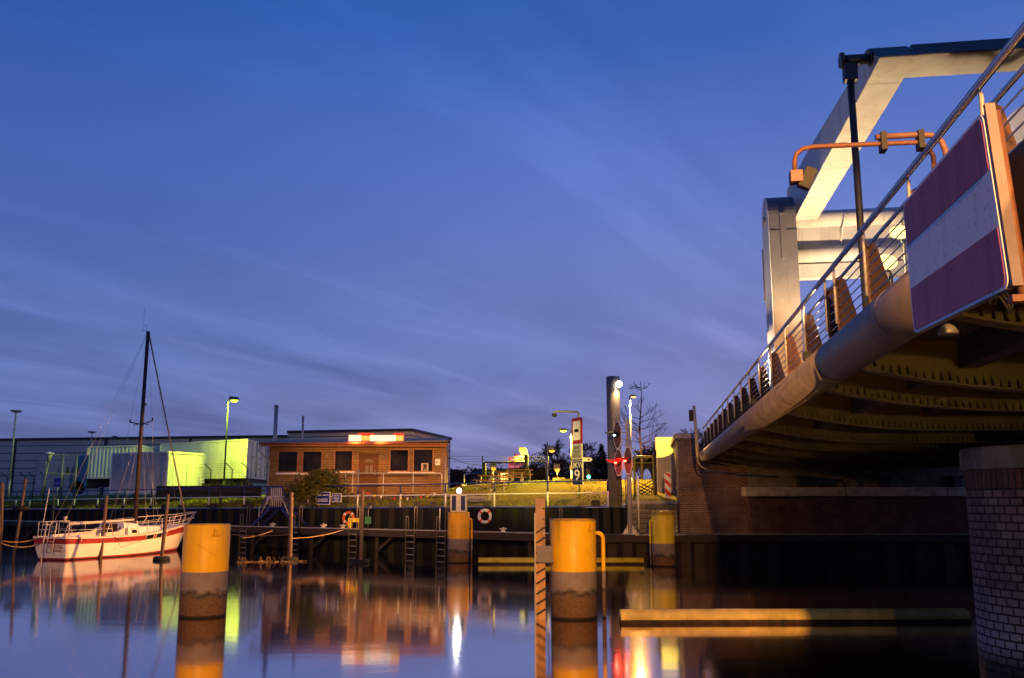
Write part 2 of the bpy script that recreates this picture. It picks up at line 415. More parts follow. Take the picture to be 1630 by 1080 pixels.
marks(M['container_grey'], (.22,.18,.15), 1.0, (2.5, 2.5, .3), .56, .74, .7)
marks(M['trailer_white'], (.40,.38,.33), 1.0, (2.0, 2.0, .25), .54, .74, .6)
marks(M['hull_white'], (.45,.38,.28), 1.0, (3, 3, .8), .58, .75, .35)
# special materials
def nodes(name):
    m = bpy.data.materials.new(name); m.use_nodes = True; nt = m.node_tree
    return m, nt, nt.nodes['Principled BSDF']
def lk(nt, a, b): nt.links.new(a, b)
def nmath(nt, op, a, b=None, clamp=False):
    n = nt.nodes.new('ShaderNodeMath'); n.operation = op; n.use_clamp = clamp
    for i, x in enumerate((a, b)):
        if x is None: continue
        if isinstance(x, (int, float)): n.inputs[i].default_value = x
        else: lk(nt, x, n.inputs[i])
    return n.outputs[0]
def nnoise(nt, vec, scale, detail=5, rough=.6, dist=0):
    n = nt.nodes.new('ShaderNodeTexNoise'); n.inputs['Scale'].default_value = scale; n.inputs['Detail'].default_value = detail
    n.inputs['Roughness'].default_value = rough; n.inputs['Distortion'].default_value = dist
    lk(nt, vec, n.inputs[0]); return n.outputs[0]
def nmap(nt, v, a, b, c, d):
    n = nt.nodes.new('ShaderNodeMapRange'); lk(nt, v, n.inputs[0])
    for i, x in enumerate((a, b, c, d)): n.inputs[i+1].default_value = x
    return n.outputs[0]
def nmix(nt, f, a, b, mode='MIX'):
    n = nt.nodes.new('ShaderNodeMix'); n.data_type = 'RGBA'; n.blend_type = mode
    for i, x in ((0, f), (6, a), (7, b)):
        if isinstance(x, (int, float)): n.inputs[i].default_value = x
        elif isinstance(x, tuple): n.inputs[i].default_value = (*x, 1)
        else: lk(nt, x, n.inputs[i])
    return n.outputs[2]
def pile_mat(name, zy, zal, yellow):
    """yellow marker paint above zy, bare coated steel below, weed and silt at the tide mark"""
    m, nt, b = nodes(name)
    tcn = nt.nodes.new('ShaderNodeTexCoord'); ob = tcn.outputs['Object']
    sp = nt.nodes.new('ShaderNodeSeparateXYZ'); lk(nt, ob, sp.inputs[0]); z = sp.outputs[2]
    n1 = nnoise(nt, ob, 2.0, 6); n2 = nnoise(nt, ob, 14, 6, .7)
    ye = nmix(nt, nmap(nt, n1, .35, .7, 0, 1), tuple(x*.82 for x in yellow), yellow)
    ye = nmix(nt, nmap(nt, n2, .68, .76, 0, .55), ye, (.10,.055,.02))
    co = nmix(nt, nmap(nt, n1, .35, .65, 0, 1), (.15,.115,.105), (.21,.165,.15))
    wob = nmath(nt, 'ADD', z, nmath(nt, 'MULTIPLY', nmath(nt, 'SUBTRACT', n1, .5), .55))
    silt = nmix(nt, nmap(nt, n2, .35, .65, 0, 1), (.075,.040,.020), (.145,.080,.040))
    low = nmix(nt, nmap(nt, wob, zal-.10, zal, 1, 0), co, silt)
    bandm = nmath(nt, 'MULTIPLY', nmap(nt, wob, zal-.10, zal-.02, 0, 1), nmap(nt, wob, zal+.01, zal+.10, 1, 0))
    low = nmix(nt, nmath(nt, 'MULTIPLY', bandm, nmap(nt, n2, .3, .6, .4, 1)), low, (.020,.014,.008))
    low = nmix(nt, nmap(nt, z, .03, .07, 1, 0), low, (.010,.008,.007))
    mpv = nt.nodes.new('ShaderNodeMapping'); mpv.inputs['Scale'].default_value = (9, 9, .7); lk(nt, ob, mpv.inputs[0])
    st = nnoise(nt, mpv.outputs[0], 1.0, 6, .7)
    rim = nmath(nt, 'MULTIPLY', nmap(nt, st, .50, .66, 0, 1), nmap(nt, z, zy+.25, zy+1.15, .12, .75))
    ye = nmix(nt, rim, ye, (.20,.085,.012))
    ye = nmix(nt, nmap(nt, nnoise(nt, ob, 5.5, 7, .75, .6), .66, .70, 0, .7), ye, (.13,.07,.02))
    ye = nmix(nt, nmap(nt, nmath(nt, 'ADD', z, nmath(nt, 'MULTIPLY', n2, .10)), zy+1.12, zy+1.17, 0, .6), ye, (.09,.05,.015))
    low = nmix(nt, nmap(nt, st, .55, .7, 0, .45), low, (.045,.026,.015))
    c = nmix(nt, nmap(nt, z, zy-.006, zy+.006, 0, 1), low, ye)
    lk(nt, c, b.inputs['Base Color'])
    lk(nt, nmap(nt, z, zy-.01, zy+.01, .75, .42), b.inputs['Roughness']); b.inputs['Specular IOR Level'].default_value = .22
    bp = nt.nodes.new('ShaderNodeBump'); bp.inputs['Strength'].default_value = .08; lk(nt, n2, bp.inputs['Height']); lk(nt, bp.outputs[0], b.inputs['Normal'])
    return m
def plank_mat(name, c1, c2, pitch, vert=False, bump=.8, rough=.7):
    m, nt, b = nodes(name); b.inputs['Roughness'].default_value = rough; b.inputs['Specular IOR Level'].default_value = .12
    uv = nt.nodes.new('ShaderNodeUVMap'); uv.uv_map = 'UVMap'
    sp = nt.nodes.new('ShaderNodeSeparateXYZ'); lk(nt, uv.outputs[0], sp.inputs[0])
    v = sp.outputs[0] if vert else sp.outputs[1]; u = sp.outputs[1] if vert else sp.outputs[0]
    t = nmath(nt, 'DIVIDE', v, pitch); fr = nmath(nt, 'FRACT', t); fl = nmath(nt, 'FLOOR', t)
    cb = nt.nodes.new('ShaderNodeCombineXYZ'); lk(nt, nmath(nt, 'MULTIPLY', u, .7), cb.inputs[0]); lk(nt, nmath(nt, 'MULTIPLY', fl, 3.7), cb.inputs[1])
    n = nnoise(nt, cb.outputs[0], 1.6, 6, .75)
    cb2 = nt.nodes.new('ShaderNodeCombineXYZ'); lk(nt, nmath(nt, 'MULTIPLY', u, 1.5), cb2.inputs[0]); lk(nt, nmath(nt, 'MULTIPLY', v, 30), cb2.inputs[1])
    g = nnoise(nt, cb2.outputs[0], 3, 3)
    c = nmix(nt, nmap(nt, n, .3, .7, 0, 1), c1, c2)
    c = nmix(nt, nmap(nt, g, .4, .7, 0, .5), c, tuple(x*.4 for x in c1))
    gap = nmap(nt, nmath(nt, 'ABSOLUTE', nmath(nt, 'SUBTRACT', fr, .5)), .42, .47, 0, 1)
    c = nmix(nt, gap, c, tuple(x*.12 for x in c1))
    lk(nt, c, b.inputs['Base Color'])
    bp = nt.nodes.new('ShaderNodeBump'); bp.inputs['Strength'].default_value = bump; bp.inputs['Distance'].default_value = .015; bp.invert = True
    lk(nt, gap, bp.inputs['Height']); lk(nt, bp.outputs[0], b.inputs['Normal'])
    return m
M['siding'] = plank_mat('siding', (.20,.085,.032), (.40,.20,.085), .11)
M['siding_worn'] = plank_mat('siding_worn', (.15,.080,.032), (.34,.20,.085), .14)
M['metal_siding'] = plank_mat('metal_siding', (.55,.46,.41), (.60,.51,.46), .9, bump=.15, rough=.5)
M['block_wall'] = brick('block_wall', (.20,.175,.14), (.16,.14,.11), (.06,.05,.04), .8, .22, .02, .5)
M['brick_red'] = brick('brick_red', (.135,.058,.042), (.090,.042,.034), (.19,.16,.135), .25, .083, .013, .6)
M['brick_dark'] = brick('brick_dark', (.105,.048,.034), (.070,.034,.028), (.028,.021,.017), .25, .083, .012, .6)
M['brick_pier'] = brick('brick_pier', (.30,.20,.185), (.20,.128,.122), (.055,.046,.043), .205, .125, .016, 1.0, pale_foot=1.0)
M['brick_soldier'] = brick('brick_soldier', (.21,.10,.07), (.12,.062,.05), (.035,.028,.025), .105, .30, .012, .9)

# the water: a long exposure, so nearly smooth, murky underneath
m, nt, b = nodes('water')
b.inputs['Base Color'].default_value = (.73,.59,.57,1); b.inputs['Metallic'].default_value = 1.0; b.inputs['Roughness'].default_value = .075; b.inputs['IOR'].default_value = 1.33
tcn = nt.nodes.new('ShaderNodeTexCoord'); mp = nt.nodes.new('ShaderNodeMapping'); mp.inputs['Scale'].default_value = (.55, 1.0, 1); lk(nt, tcn.outputs['Object'], mp.inputs[0])
na = nnoise(nt, mp.outputs[0], 1.4, 3, .5); nb = nnoise(nt, mp.outputs[0], 9, 2, .5)
bp = nt.nodes.new('ShaderNodeBump'); bp.inputs['Strength'].default_value = .10; bp.inputs['Distance'].default_value = .02
lk(nt, nmath(nt, 'ADD', na, nmath(nt, 'MULTIPLY', nb, .12)), bp.inputs['Height']); lk(nt, bp.outputs[0], b.inputs['Normal'])
M['water'] = m
# the ground: short grass with worn and sandy places
m, nt, b = nodes('grass_ground'); b.inputs['Roughness'].default_value = .95; b.inputs['Specular IOR Level'].default_value = .1
tcn = nt.nodes.new('ShaderNodeTexCoord'); ob = tcn.outputs['Object']
n1 = nnoise(nt, ob, .35, 6); n2 = nnoise(nt, ob, 3.5, 6, .7)
c = nmix(nt, nmap(nt, n2, .35, .65, 0, 1), (.105,.100,.010), (.235,.205,.016))
c = nmix(nt, nmap(nt, n1, .55, .72, 0, .6), c, (.22,.16,.06))
lk(nt, c, b.inputs['Base Color'])
bp = nt.nodes.new('ShaderNodeBump'); bp.inputs['Strength'].default_value = .6; bp.inputs['Distance'].default_value = .10; lk(nt, n2, bp.inputs['Height']); lk(nt, bp.outputs[0], b.inputs['Normal'])
M['grass_ground'] = m
M['path'] = mat('path', (.30,.24,.17), .9, 0, .25, 2.5, bump=.3)
M['blade'] = mat('blade', (.20,.180,.020), .8, 0, .4, .9)

# ------------------------------------------------------------------ the setting: water, land, quay line
KX, KY, KS = 3.0, 39.6, -.648          # the quay edge runs obliquely away to the left
def qy(x): return KY + KS*(x-KX) if x < KX else KY
def qz(x): return 2.33 - .0099*(3.85-max(x, -60)) if x < 3.85 else 2.33
QD = Vector((1, KS, 0)).normalized(); QN = Vector((-KS, 1, 0)).normalized()
def sst(a, b, x):
    t = max(0, min(1, (x-a)/(b-a))); return t*t*(3-2*t)
def gz(x, y):
    if x < KX: t = (y-qy(x))*QN.y
    else: t = y-KY
    t = max(t, 0)
    z = qz(x) - .03 + .085*min(t, 9.5)
    z = z if t < 9.5 else z + (2.98-z)*sst(9.5, 20, t)
    z += .85*sst(8, 19, t)*sst(-7, -1, x)
    return z
mb = MB(); mb.quad((-900,-60,0),(900,-60,0),(900,41.4,0),(60,41.4,0),(12,41.4,0),(KX,KY+.3,0),(-60,qy(-60)+.3,0),(-900,qy(-900)+.3,0))
w = mb.build('water', M['water']); tag(w, 'dark smooth river water reflecting the lamps and the evening sky', kind='structure')
# ground sheet
xs = [-1500,-700,-300,-150] + [-90+i*3 for i in range(42)] + [40,60,100,200,400,900,1500]
ts = [.25,.6,1,1.5,2,3,4,5,6,7,8,9,10,11,12,14,16,18,20,24,30,40,60,100,200,400,900,2500]
vs = []; fs = []
for x in xs:
    y0 = qy(max(x, -400)) if x < KX else (KY if x < 5.2 else 41.75)
    for t in ts:
        y = y0 + t; zz = gz(x, y) if x < 5.2 or t > .5 else 2.45
        vs.append((x, y, zz + (mnoise.noise((x*.4, y*.4, 0))*.05 if t > .5 and t < 60 else 0)))
nT = len(ts)
for i in range(len(xs)-1):
    for j in range(nT-1): fs.append((i*nT+j, (i+1)*nT+j, (i+1)*nT+j+1, i*nT+j+1))
mb = MB(); mb.add(vs, fs, True); g = mb.build('ground', M['grass_ground']); tag(g, 'rising grassy bank and flat land behind the quay', kind='structure')
# path to the clubhouse door
mb = MB(); P = [(709,792),(735,782),(772,778),(700,770)]
pts = []
for (x0,y0,x1,y1) in ((-5.5,52.3,-4.2,51.2),(-3.6,50.0,-2.6,50.6),(-2.4,47.4,-1.3,48.4),(-2.0,44.6,-.9,45.2)):
    pts.append(((x0,y0,gz(x0,y0)+.07),(x1,y1,gz(x1,y1)+.07)))
for a, b_ in zip(pts, pts[1:]): mb.quad(a[0], b_[0], b_[1], a[1])
tag(mb.build('path', M['path']), 'sandy path running down the bank beside the clubhouse', kind='structure')

# ------------------------------------------------------------------ quay wall, jetty
def wave_wall(mb, p, q, z0f, z1f, pitch=.9, depth=.22):
    p, q = Vector((*p,0)), Vector((*q,0)); d = q-p; L = d.length; d.normalize(); n = Vector((d.y,-d.x,0))
    k = 0; pts = []
    s = 0
    prof = [(0,0),(.32,0),(.5,1),(.82,1)]
    while s < L:
        for a, h in prof:
            t = s + a*pitch
            if t <= L: pts.append(p + d*t + n*(-h*depth))
        s += pitch
    pts.append(q.copy())
    vs = []
    for v in pts: vs.append((v.x, v.y, z0f(v.x))); vs.append((v.x, v.y, z1f(v.x)))
    mb.add(vs, [(2*i, 2*i+2, 2*i+3, 2*i+1) for i in range(len(pts)-1)])
qw = thing('quay_wall', 'dark corrugated sheet pile quay wall below the blue railing', 'quay wall', (0, 43, 0))
mb = MB(); wave_wall(mb, (-75, qy(-75)), (KX, KY), lambda x: -.6, lambda x: qz(x)-.08)
wave_wall(mb, (KX, KY), (5.25, KY), lambda x: -.6, lambda x: qz(x)-.08); mb.build('sheet_piling', M['sheet_pile'], qw)
mb = MB()
a, b_ = Vector((-75, qy(-75), 0)), Vector((KX+.05, KY, 0))
for i in range(30):
    p, q = a.lerp(b_, i/30), a.lerp(b_, (i+1)/30)
    mb.bar((p.x,p.y+.12,qz(p.x)-.05), (q.x,q.y+.12,qz(q.x)-.05), .4, .06)
mb.box(KX, 5.3, KY-.1, KY+.3, 2.26, 2.33)
mb.build('capping_beam', M['blue_paint'], qw)
mb = MB()
for px in (35,80,165,262,340,397,445,492,545,590,625,664,690,775,865,950): # timber blocks on the edge
    X = along(px, (KX,KY), (1,KS), 2.2); X = KX + X; y = qy(X)
    mb.cbox((X, y+.02, qz(X)+.10), .34, .26, .26)
mb.build('bollard_block', M['black_steel'], qw)
# wooden jetty in front of the quay
JZ = 1.22
jt = thing('jetty', 'long low timber jetty running in front of the quay wall', 'jetty', (0, 41, 0))
o = -QN*1.75
ja, jb = Vector((-75, qy(-75), 0))+o, Vector((3.3, qy(3.0)-.3, 0))+o
mb = MB(); mb.bar((ja.x+QN.x*.6, ja.y+QN.y*.6, JZ-.05), (jb.x+QN.x*.6, jb.y+QN.y*.6, JZ-.05), 1.2, .08); mb.build('deck', M['wood_dark'], jt)
mb = MB(); mb.bar((ja.x-QN.x*.02, ja.y-QN.y*.02, JZ-.005), (jb.x-QN.x*.02, jb.y-QN.y*.02, JZ-.005), .10, .045); mb.build('edge_strip', M['galv'], jt)
mb = MB(); mb.bar((ja.x, ja.y, JZ-.20), (jb.x, jb.y, JZ-.20), .09, .26); mb.build('fascia', M['wood_dark'], jt)
L = (jb-ja).length; n = 22
pb = None
for i in range(n):
    p = ja.lerp(jb, (i+.5)/n)
    mb = MB(); mb.tube([(p.x+QN.x*.35, p.y+QN.y*.35, -1), (p.x+QN.x*.35, p.y+QN.y*.35, JZ-.1)], .10, 8); 
    q = p + QD*1.1
    mb.bar((p.x+QN.x*.3,p.y+QN.y*.3,.15), (q.x+QN.x*.3,q.y+QN.y*.3,JZ-.25), .09, .12)
    mb.build('support_post', M['wood_dark'], jt)

# ledge with rusty sheet piling on the right and the abutment
LZ = 1.15
lw = thing('river_wall', 'rusty sheet piled river wall with a ledge below the brick abutment', 'river wall', (8, 38.3, 0))
mb = MB(); wave_wall(mb, (3.35, 38.35), (46, 38.35), lambda x: -.6, lambda x: LZ-.25, 1.2, .25); mb.quad((3.35,38.35,-.6),(3.35,38.35,LZ-.2),(3.35,41,LZ-.2),(3.35,41,-.6)); mb.build('sheet_piling', M['sheet_rust'], lw)
mb = MB(); mb.box(3.3, 46, 38.15, 38.6, LZ-.30, LZ); mb.build('capping_beam', M['sheet_rust'], lw, bevel=.02)
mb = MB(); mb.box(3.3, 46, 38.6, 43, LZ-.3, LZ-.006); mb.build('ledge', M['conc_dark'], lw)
# retaining wall of concrete blocks with earth on top
rw = thing('retaining_wall', 'low concrete block wall with grass on top beside the brick abutment', 'retaining wall', (6.2, 41.5, LZ))
mb = MB(); mb.box(5.25, 7.36, 41.3, 41.75, LZ-.1, 2.38); mb.box(5.1, 5.25, 39.6, 41.75, -.3, 2.3); mb.build('wall', M['block_wall'], rw)
mb = MB(); mb.box(5.22, 7.38, 41.24, 41.8, 2.38, 2.52); mb.build('coping', M['concrete'], rw, bevel=.02)

BR = -math.atan2(.1432, .9897)          # the bridge frame: x across the bridge, y along it
BM = Matrix.Rotation(BR, 4, 'Z')
def b2w(a, s, z): return rotv((a, s, z), BR)
def bat(px, py, a=None, s=None):
    """pixel -> bridge coordinates on the plane a = const or s = const"""
    d = rotv(ray(px, py), -BR)
    k = a/d.x if a is not None else s/d.y
    return Vector((d.x*k, d.y*k, CAM_Z + d.z*k))

# abutment brickwork
ab = thing('bridge_abutment', 'dark brick bridge abutment with concrete copings under the far bridge end', 'abutment', (9, 41, LZ))
x0 = 7.42
mb = MB(); mb.box(x0, 60, 41.0, 41.6, LZ-.2, 4.5); mb.box(x0, 8.35, 41.0, 41.6, 4.5, 5.28)
side = .1447
mb.add([(x0,41.003,LZ-.2),(x0,41.003,5.28),(x0+side*13,54,5.28),(x0+side*13,54,LZ-.2)], [(0,1,2,3)]); mb.build('wall', M['brick_red'], ab)
mb = MB(); mb.box(x0-.05, 8.4, 40.94, 41.66, 5.28, 5.52); mb.prism([(x0-.06,41.6),(x0+.4,41.6),(x0+.4+side*12.4,54),(x0-.06+side*12.4,54)], 'z', 5.28, 5.52); mb.build('coping', M['concrete'], ab, bevel=.02)
mb = MB()
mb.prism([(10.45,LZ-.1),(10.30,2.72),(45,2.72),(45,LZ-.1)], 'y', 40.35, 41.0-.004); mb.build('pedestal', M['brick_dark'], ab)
mb = MB()
for i in range(8): mb.box(10.18+i*4.4, 10.18+(i+1)*4.4-.03, 40.22, 41.0-.004, 2.722, 3.12)
mb.build('bearing_shelf', M['concrete'], ab, bevel=.03)
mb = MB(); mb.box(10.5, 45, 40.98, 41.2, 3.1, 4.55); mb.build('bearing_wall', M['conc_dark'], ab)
for x in (12.6, 16.2, 19.4):
    mb = MB(); mb.box(x, x+.35, 40.45, 40.85, 3.12, 3.5); mb.box(x-.08, x+.43, 40.4, 40.9, 3.5, 3.62); mb.build('bearing', M['black_steel'], ab)
mb = MB(); mb.tube([(13.2,40.5,3.6),(13.22,40.4,3.3),(13.5,40.38,3.14),(13.8,40.4,3.3),(13.85,40.5,3.65)], .025, 6); mb.build('cable', M['rubber'], ab)

# concrete stair wall lit yellow, behind the retaining wall
cw = thing('concrete_wall', 'plain concrete wall end, yellow lamplight on its upper half, left of the brick abutment', 'wall', (8, 48, 2.5))
p = at(1047, 770, 47.5); q = at(1079, 770, 47.5); zt = zat(1047, 696, p.x, 47.5)
mb = MB(); mb.box(p.x, q.x+1.0, 47.5, 48.0, 1.9, zt); mb.build('wall', mat('wall_concrete', (.46,.42,.34), .85, 0, .12, 1.4, bump=.15), cw, bevel=.02)

# bridge pier
pr = thing('bridge_pier', 'round ended brick bridge pier with a concrete cap standing in the water', 'bridge pier', (8.45, 14.6, 0))
PR0, pcx, pcy = 1.45, 8.84, 14.75
def stadium(r, xr=24, n=28):
    pts = [(pcx + r*math.cos(math.pi/2 + math.pi*i/n), pcy + r*math.sin(math.pi/2 + math.pi*i/n)) for i in range(n+1)]
    return [(xr, pcy+r)] + pts + [(xr, pcy-r)]
def ring_wall(r0, r1, z0, z1):
    mb = MB(); A, B_ = stadium(r0), stadium(r1); s = 0; uvf = {}
    L = [0]
    for i in range(1, len(A)): L.append(L[-1] + math.dist(A[i-1], A[i]))
    for i, (a, b_) in enumerate(zip(A, B_)):
        mb.v += [(a[0],a[1],z0),(b_[0],b_[1],z1)]; uvf[2*i] = (L[i], z0); uvf[2*i+1] = (L[i], z1)
    for i in range(len(A)-1): mb.f.append((2*i, 2*i+2, 2*i+3, 2*i+1)); mb.sm.append(True)
    return mb, uvf
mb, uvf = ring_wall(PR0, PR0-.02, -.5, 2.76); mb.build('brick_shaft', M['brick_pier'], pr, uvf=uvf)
mb, uvf = ring_wall(PR0-.02, PR0-.02, 2.76, 3.06); mb.build('soldier_course', M['brick_soldier'], pr, uvf={k: (u, v-2.76) for k, (u, v) in uvf.items()})
mb = MB(); mb.prism(stadium(PR0+.035), 'z', 3.06, 3.42); mb.build('cap', mat('pier_cap', (.36,.32,.27), .85, 0, .35, 2.2, c2=(.13,.11,.09), bump=.4, stretch=(1,1,.35)), pr, bevel=.05)
mb = MB(); mb.box(9.2, 10.2, 14.2, 15.3, 3.46, 3.86); mb.build('bearing', M['black_steel'], pr)

# ------------------------------------------------------------------ the bridge
br = thing('bridge', 'grey steel river bridge seen from below with a tubular edge beam and railing', 'bridge', (2.57, 12.6, 4.43), BR)
A0, A1, ZP, RP = 2.57, 14.5, 4.43, .272
S0, SJ, S1 = 6.35, 12.55, 41.4
def pipe(s0, s1, a=A0):
    mb = MB(); n = 40
    mb.tube([(a, s0, ZP), (a, s1, ZP)], RP, n); return mb
pipe(S0, SJ-.03).build('edge_tube', M['bridge_grey'], br)
pipe(SJ+.03, S1).build('edge_tube', M['bridge_grey'], br)
pipe(S0, SJ-.03, A1).build('edge_tube', M['bridge_grey'], br)
pipe(SJ+.03, S1, A1).build('edge_tube', M['bridge_grey'], br)
mb = MB(); mb.tube([(A0,SJ-.05,ZP),(A0,SJ+.05,ZP)], RP-.03, 32); mb.tube([(A0,SJ-.036,ZP),(A0,SJ-.03,ZP)], RP+.006, 36); mb.build('tube_joint', M['black_steel'], br)
mb = MB(); mb.box(A0+.1, A1-.1, S0, SJ-.04, 4.56, 4.68); mb.box(A0+.1, A1-.1, SJ+.04, S1+6, 4.56, 4.68); mb.build('deck_plate', M['black_steel'], br)
mb = MB()
for a in (4.0, 5.3, 6.6, 8.0, 9.5, 11, 12.5):
    mb.bar((a, S0, 4.38), (a, SJ-.1, 4.38), .22, .36); mb.bar((a, SJ+.1, 4.38), (a, S1, 4.38), .22, .36)
mb.build('longitudinal_beam', M['black_steel'], br)
# deck stiffening troughs of V section
def gird(s):
    mb = MB(); n = 26; cen = (A0+A1)/2; half = (A1-A0)/2-.12
    top = 4.57; pts = []
    for i in range(n+1):
        x = -half + 2*half*i/n
        e = 1-abs(x)/half
        z = 4.24 - .36*(1-(1-min(1, e*1.9))**2.2)
        pts.append((cen+x, z))
    poly = pts + [(cen+half, top), (cen-half, top)]
    mb.prism(poly, 'y', s-.008, s+.008)
    vs = []; fs = []
    for i, (a, z) in enumerate(pts): vs += [(a, s-.11, z), (a, s+.11, z), (a, s-.11, z-.022), (a, s+.11, z-.022)]
    for i in range(n):
        k = 4*i; fs += [(k,k+4,k+5,k+1),(k+2,k+3,k+7,k+6),(k,k+2,k+6,k+4),(k+1,k+5,k+7,k+3)]
    mb.add(vs, fs)
    x = A0+.32
    while x < A1-.3:
        i = min(range(n+1), key=lambda q: abs(pts[q][0]-x)); z = pts[i][1]
        mb.add([(x-.008,s-.10,z),(x+.008,s-.10,z),(x+.008,s-.01,z+.13),(x-.008,s-.01,z+.13),(x-.008,s-.01,z),(x+.008,s-.01,z)], [(0,1,2,3),(0,3,4),(1,5,2)])
        x += .098
    return mb
for s in (8.45, 11.9, 14.2, 18.0, 21.9, 25.6, 29.3, 33, 36.7, 40):
    gird(s).build('cross_girder', M['olive_steel'], br)
for s in (9.3, 15.9, 19.2, 22.5, 25.8, 29.1, 32.4, 35.7): MB().tube([(A0,s-.008,ZP),(A0,s+.008,ZP)], RP+.003, 40).build('weld_ring', M['bridge_grey'], br)
# railing
SP = [4.9, 6.9, 8.85, 10.72, 12.42, 13.05, 14.85] + [14.85+1.98*i for i in range(1, 14)]
def rpost(s):
    mb = MB(); a = A0+.02
    mb.prism([(a, ZP+RP-.06), (a, 5.52), (a+.055, 5.55), (a+.13, 5.50), (a+.34, ZP+RP-.03)], 'y', s-.012, s+.012); return mb
for s in SP:
    if s < S0+.1 : continue
    p = rpost(s).build('railing_post', M['rust_plate'], br)
    mb = MB(); a = A0+.05
    mb.tube([(a-.05, s-.03, 4.9), (a-.05, s-.03, 5.40), (a-.05,s-.03,5.52),(a-.04,s-.01,5.60),(a-.03,s+.05,5.655)], .018, 6); mb.build('handrail_bracket', M['galv'], p)
def rail(a, z, r, s0=4.2, s1=41.2, n=8):
    mb = MB(); mb.tube([(a,s0,z),(a,s1,z)], r, n); return mb
rail(A0+.01, 5.695, .034, n=14).build('handrail', M['stainless'], br)
rail(A0+.06, 5.50, .021, n=10).build('upper_rail', M['stainless'], br)
for z in (5.375, 5.26, 5.145, 5.03, 4.915): rail(A0+.06, z, .008, n=6).build('wire_rail', M['stainless'], br)
mb = MB()
rail(A1+.02, 5.695, .034, n=8).build('handrail', M['stainless'], br)
# flange with bolts at the near tube end
mb = MB(); mb.box(A0-.30, A0-.10, S0-.03, S0, 4.2, 4.92); fl = mb.build('end_flange', M['rust_plate'], br)
mb = MB()
for z in (4.32,4.48,4.64,4.80): mb.lathe([(.028,0),(.028,.02),(.015,.03)], 6, (0,0,0))
mb.v = []; mb.f = []; mb.sm = []
for z in (4.34,4.50,4.66,4.82): mb.tube([(A0-.20,S0-.03,z),(A0-.20,S0-.06,z)], .028, 6, sm=False)
mb.build('bolt', M['rust_pipe'], fl)
mb = MB(); mb.box(A0-.08, A1, -12, S0-.002, 3.95, 4.9); mb.build('end_span', M['black_steel'], br)

# portal with balance beams
po = thing('bridge_portal', 'white steel lifting portal with floodlit balance beams above the bridge deck', 'bridge portal', (3, 19.8, 4.7), BR)
def pt(w): return (w[0], w[1], w[2])
def post(a):
    mb = MB(); n = 20; poly = [(19.30,4.4),(20.30,4.4)] + [(19.8+.5*math.cos(math.pi*i/n), 8.60+.5*math.sin(math.pi*i/n)) for i in range(n+1)]
    mb.prism(poly, 'x', a, a+.56); p = mb.build('portal_post', M['grey_steel'], po, bevel=.012)
    mb = MB(); mb.prism([(19.305,4.4),(20.295,4.4)] + [(19.8+.495*math.cos(math.pi*i/n), 8.60+.495*math.sin(math.pi*i/n)) for i in range(n+1)], 'x', a-.02, a-.003); mb.build('side_plate', M['white_steel'], p)
    mb = MB(); mb.tube([(a-.05,19.8,8.6),(a+.6,19.8,8.6)], .10, 16); mb.build('pivot_pin', M['grey_steel'], p)
    mb = MB(); mb.box(a+.22, a+.34, 19.285, 19.299, 7.6, 8.6); mb.box(a+.22,a+.34,19.27,19.299,8.58,8.62); mb.build('cover_strip', M['grey_steel'], p)
    mb = MB(); mb.box(a-.003, a+.563, 19.296, 20.304, 8.24, 8.26); mb.build('joint_band', M['dark_grey'], p)
    mb = MB(); mb.box(a-.05, a-.02, 20.28, 20.34, 6.9, 8.1); mb.build('cable_box', M['white_steel'], p, bevel=.02)
post(2.75); post(6.35)
def beam(a, tip):
    mb = MB(); mb.prism([(tip, 8.69),(tip+.52,9.07),(tip+.64,9.11),(17.9,9.50),(20.8,9.64),(21.4,8.9),(21.4,8.0),(20.2,8.69)], 'x', a, a+.51); b_ = mb.build('balance_beam', M['white_steel'], po, bevel=.012)
    mb = MB(); mb.prism([(tip-.025,8.695),(tip+.50,9.09),(tip+.63,9.14),(tip+1.3,9.21),(tip+1.3,9.175),(tip+.638,9.113),(tip+.518,9.073),(tip-.004,8.692)], 'x', a-.01, a+.52); mb.build('shaded_end_cap', M['dark_grey'], b_, bevel=.01)  # cap coloured dark for the unlit end face of the white beam
    mb = MB()
    for s in (13.35, 15.1, 16.9, 18.6): mb.box(a-.002, a+.512, s-.005, s+.005, 8.687, 9.10+(s-13.14)*.082)
    mb.build('weld_seam', M['galv'], b_)
    return b_
beam(3.40, 12.5); beam(6.62, 12.5)
mb = MB(); mb.prism([(12.56,8.72),(12.80,8.98),(13.28,8.98),(13.28,8.72)], 'x', 3.915, 6.615); mb.build('tip_crossbeam', M['white_steel'], po, bevel=.01)
mb = MB(); mb.prism([(12.53,8.722),(12.785,9.0),(13.3,9.03),(13.3,8.984),(12.802,8.984),(12.552,8.722)], 'x', 3.915, 6.615); mb.build('shaded_cover', M['dark_grey'], po)  # dark colour gives the crossbeam front its unlit look
def hanger(a, sgn):
    mb = MB(); mb.tube([(a, 12.9, 4.6), (a, 12.9, 8.9)], .050, 12); r = mb.build('hanger_rod', M['dark_grey'], po)
    mb = MB(); mb.tube([(a-.10*sgn,12.9,8.88),(a+.33*sgn,12.9,8.88)], .075, 16); mb.tube([(a-.13*sgn,12.9,8.88),(a-.08*sgn,12.9,8.88)], .115, 16); mb.tube([(a+.28*sgn,12.9,8.88),(a+.30*sgn,12.9,8.88)], .12, 16); mb.build('axle', M['dark_grey'], r)
    mb = MB(); mb.box(a-.09,a+.09,12.82,12.98,8.55,8.80); mb.build('eye_plate', M['dark_grey'], r)
hanger(3.08, 1); hanger(7.45, -1)
mb = MB(); mb.tube([(3.3,20.35,8.75),(6.5,20.35,8.75)], .20, 24); mb.build('cross_tube', M['white_steel'], po)
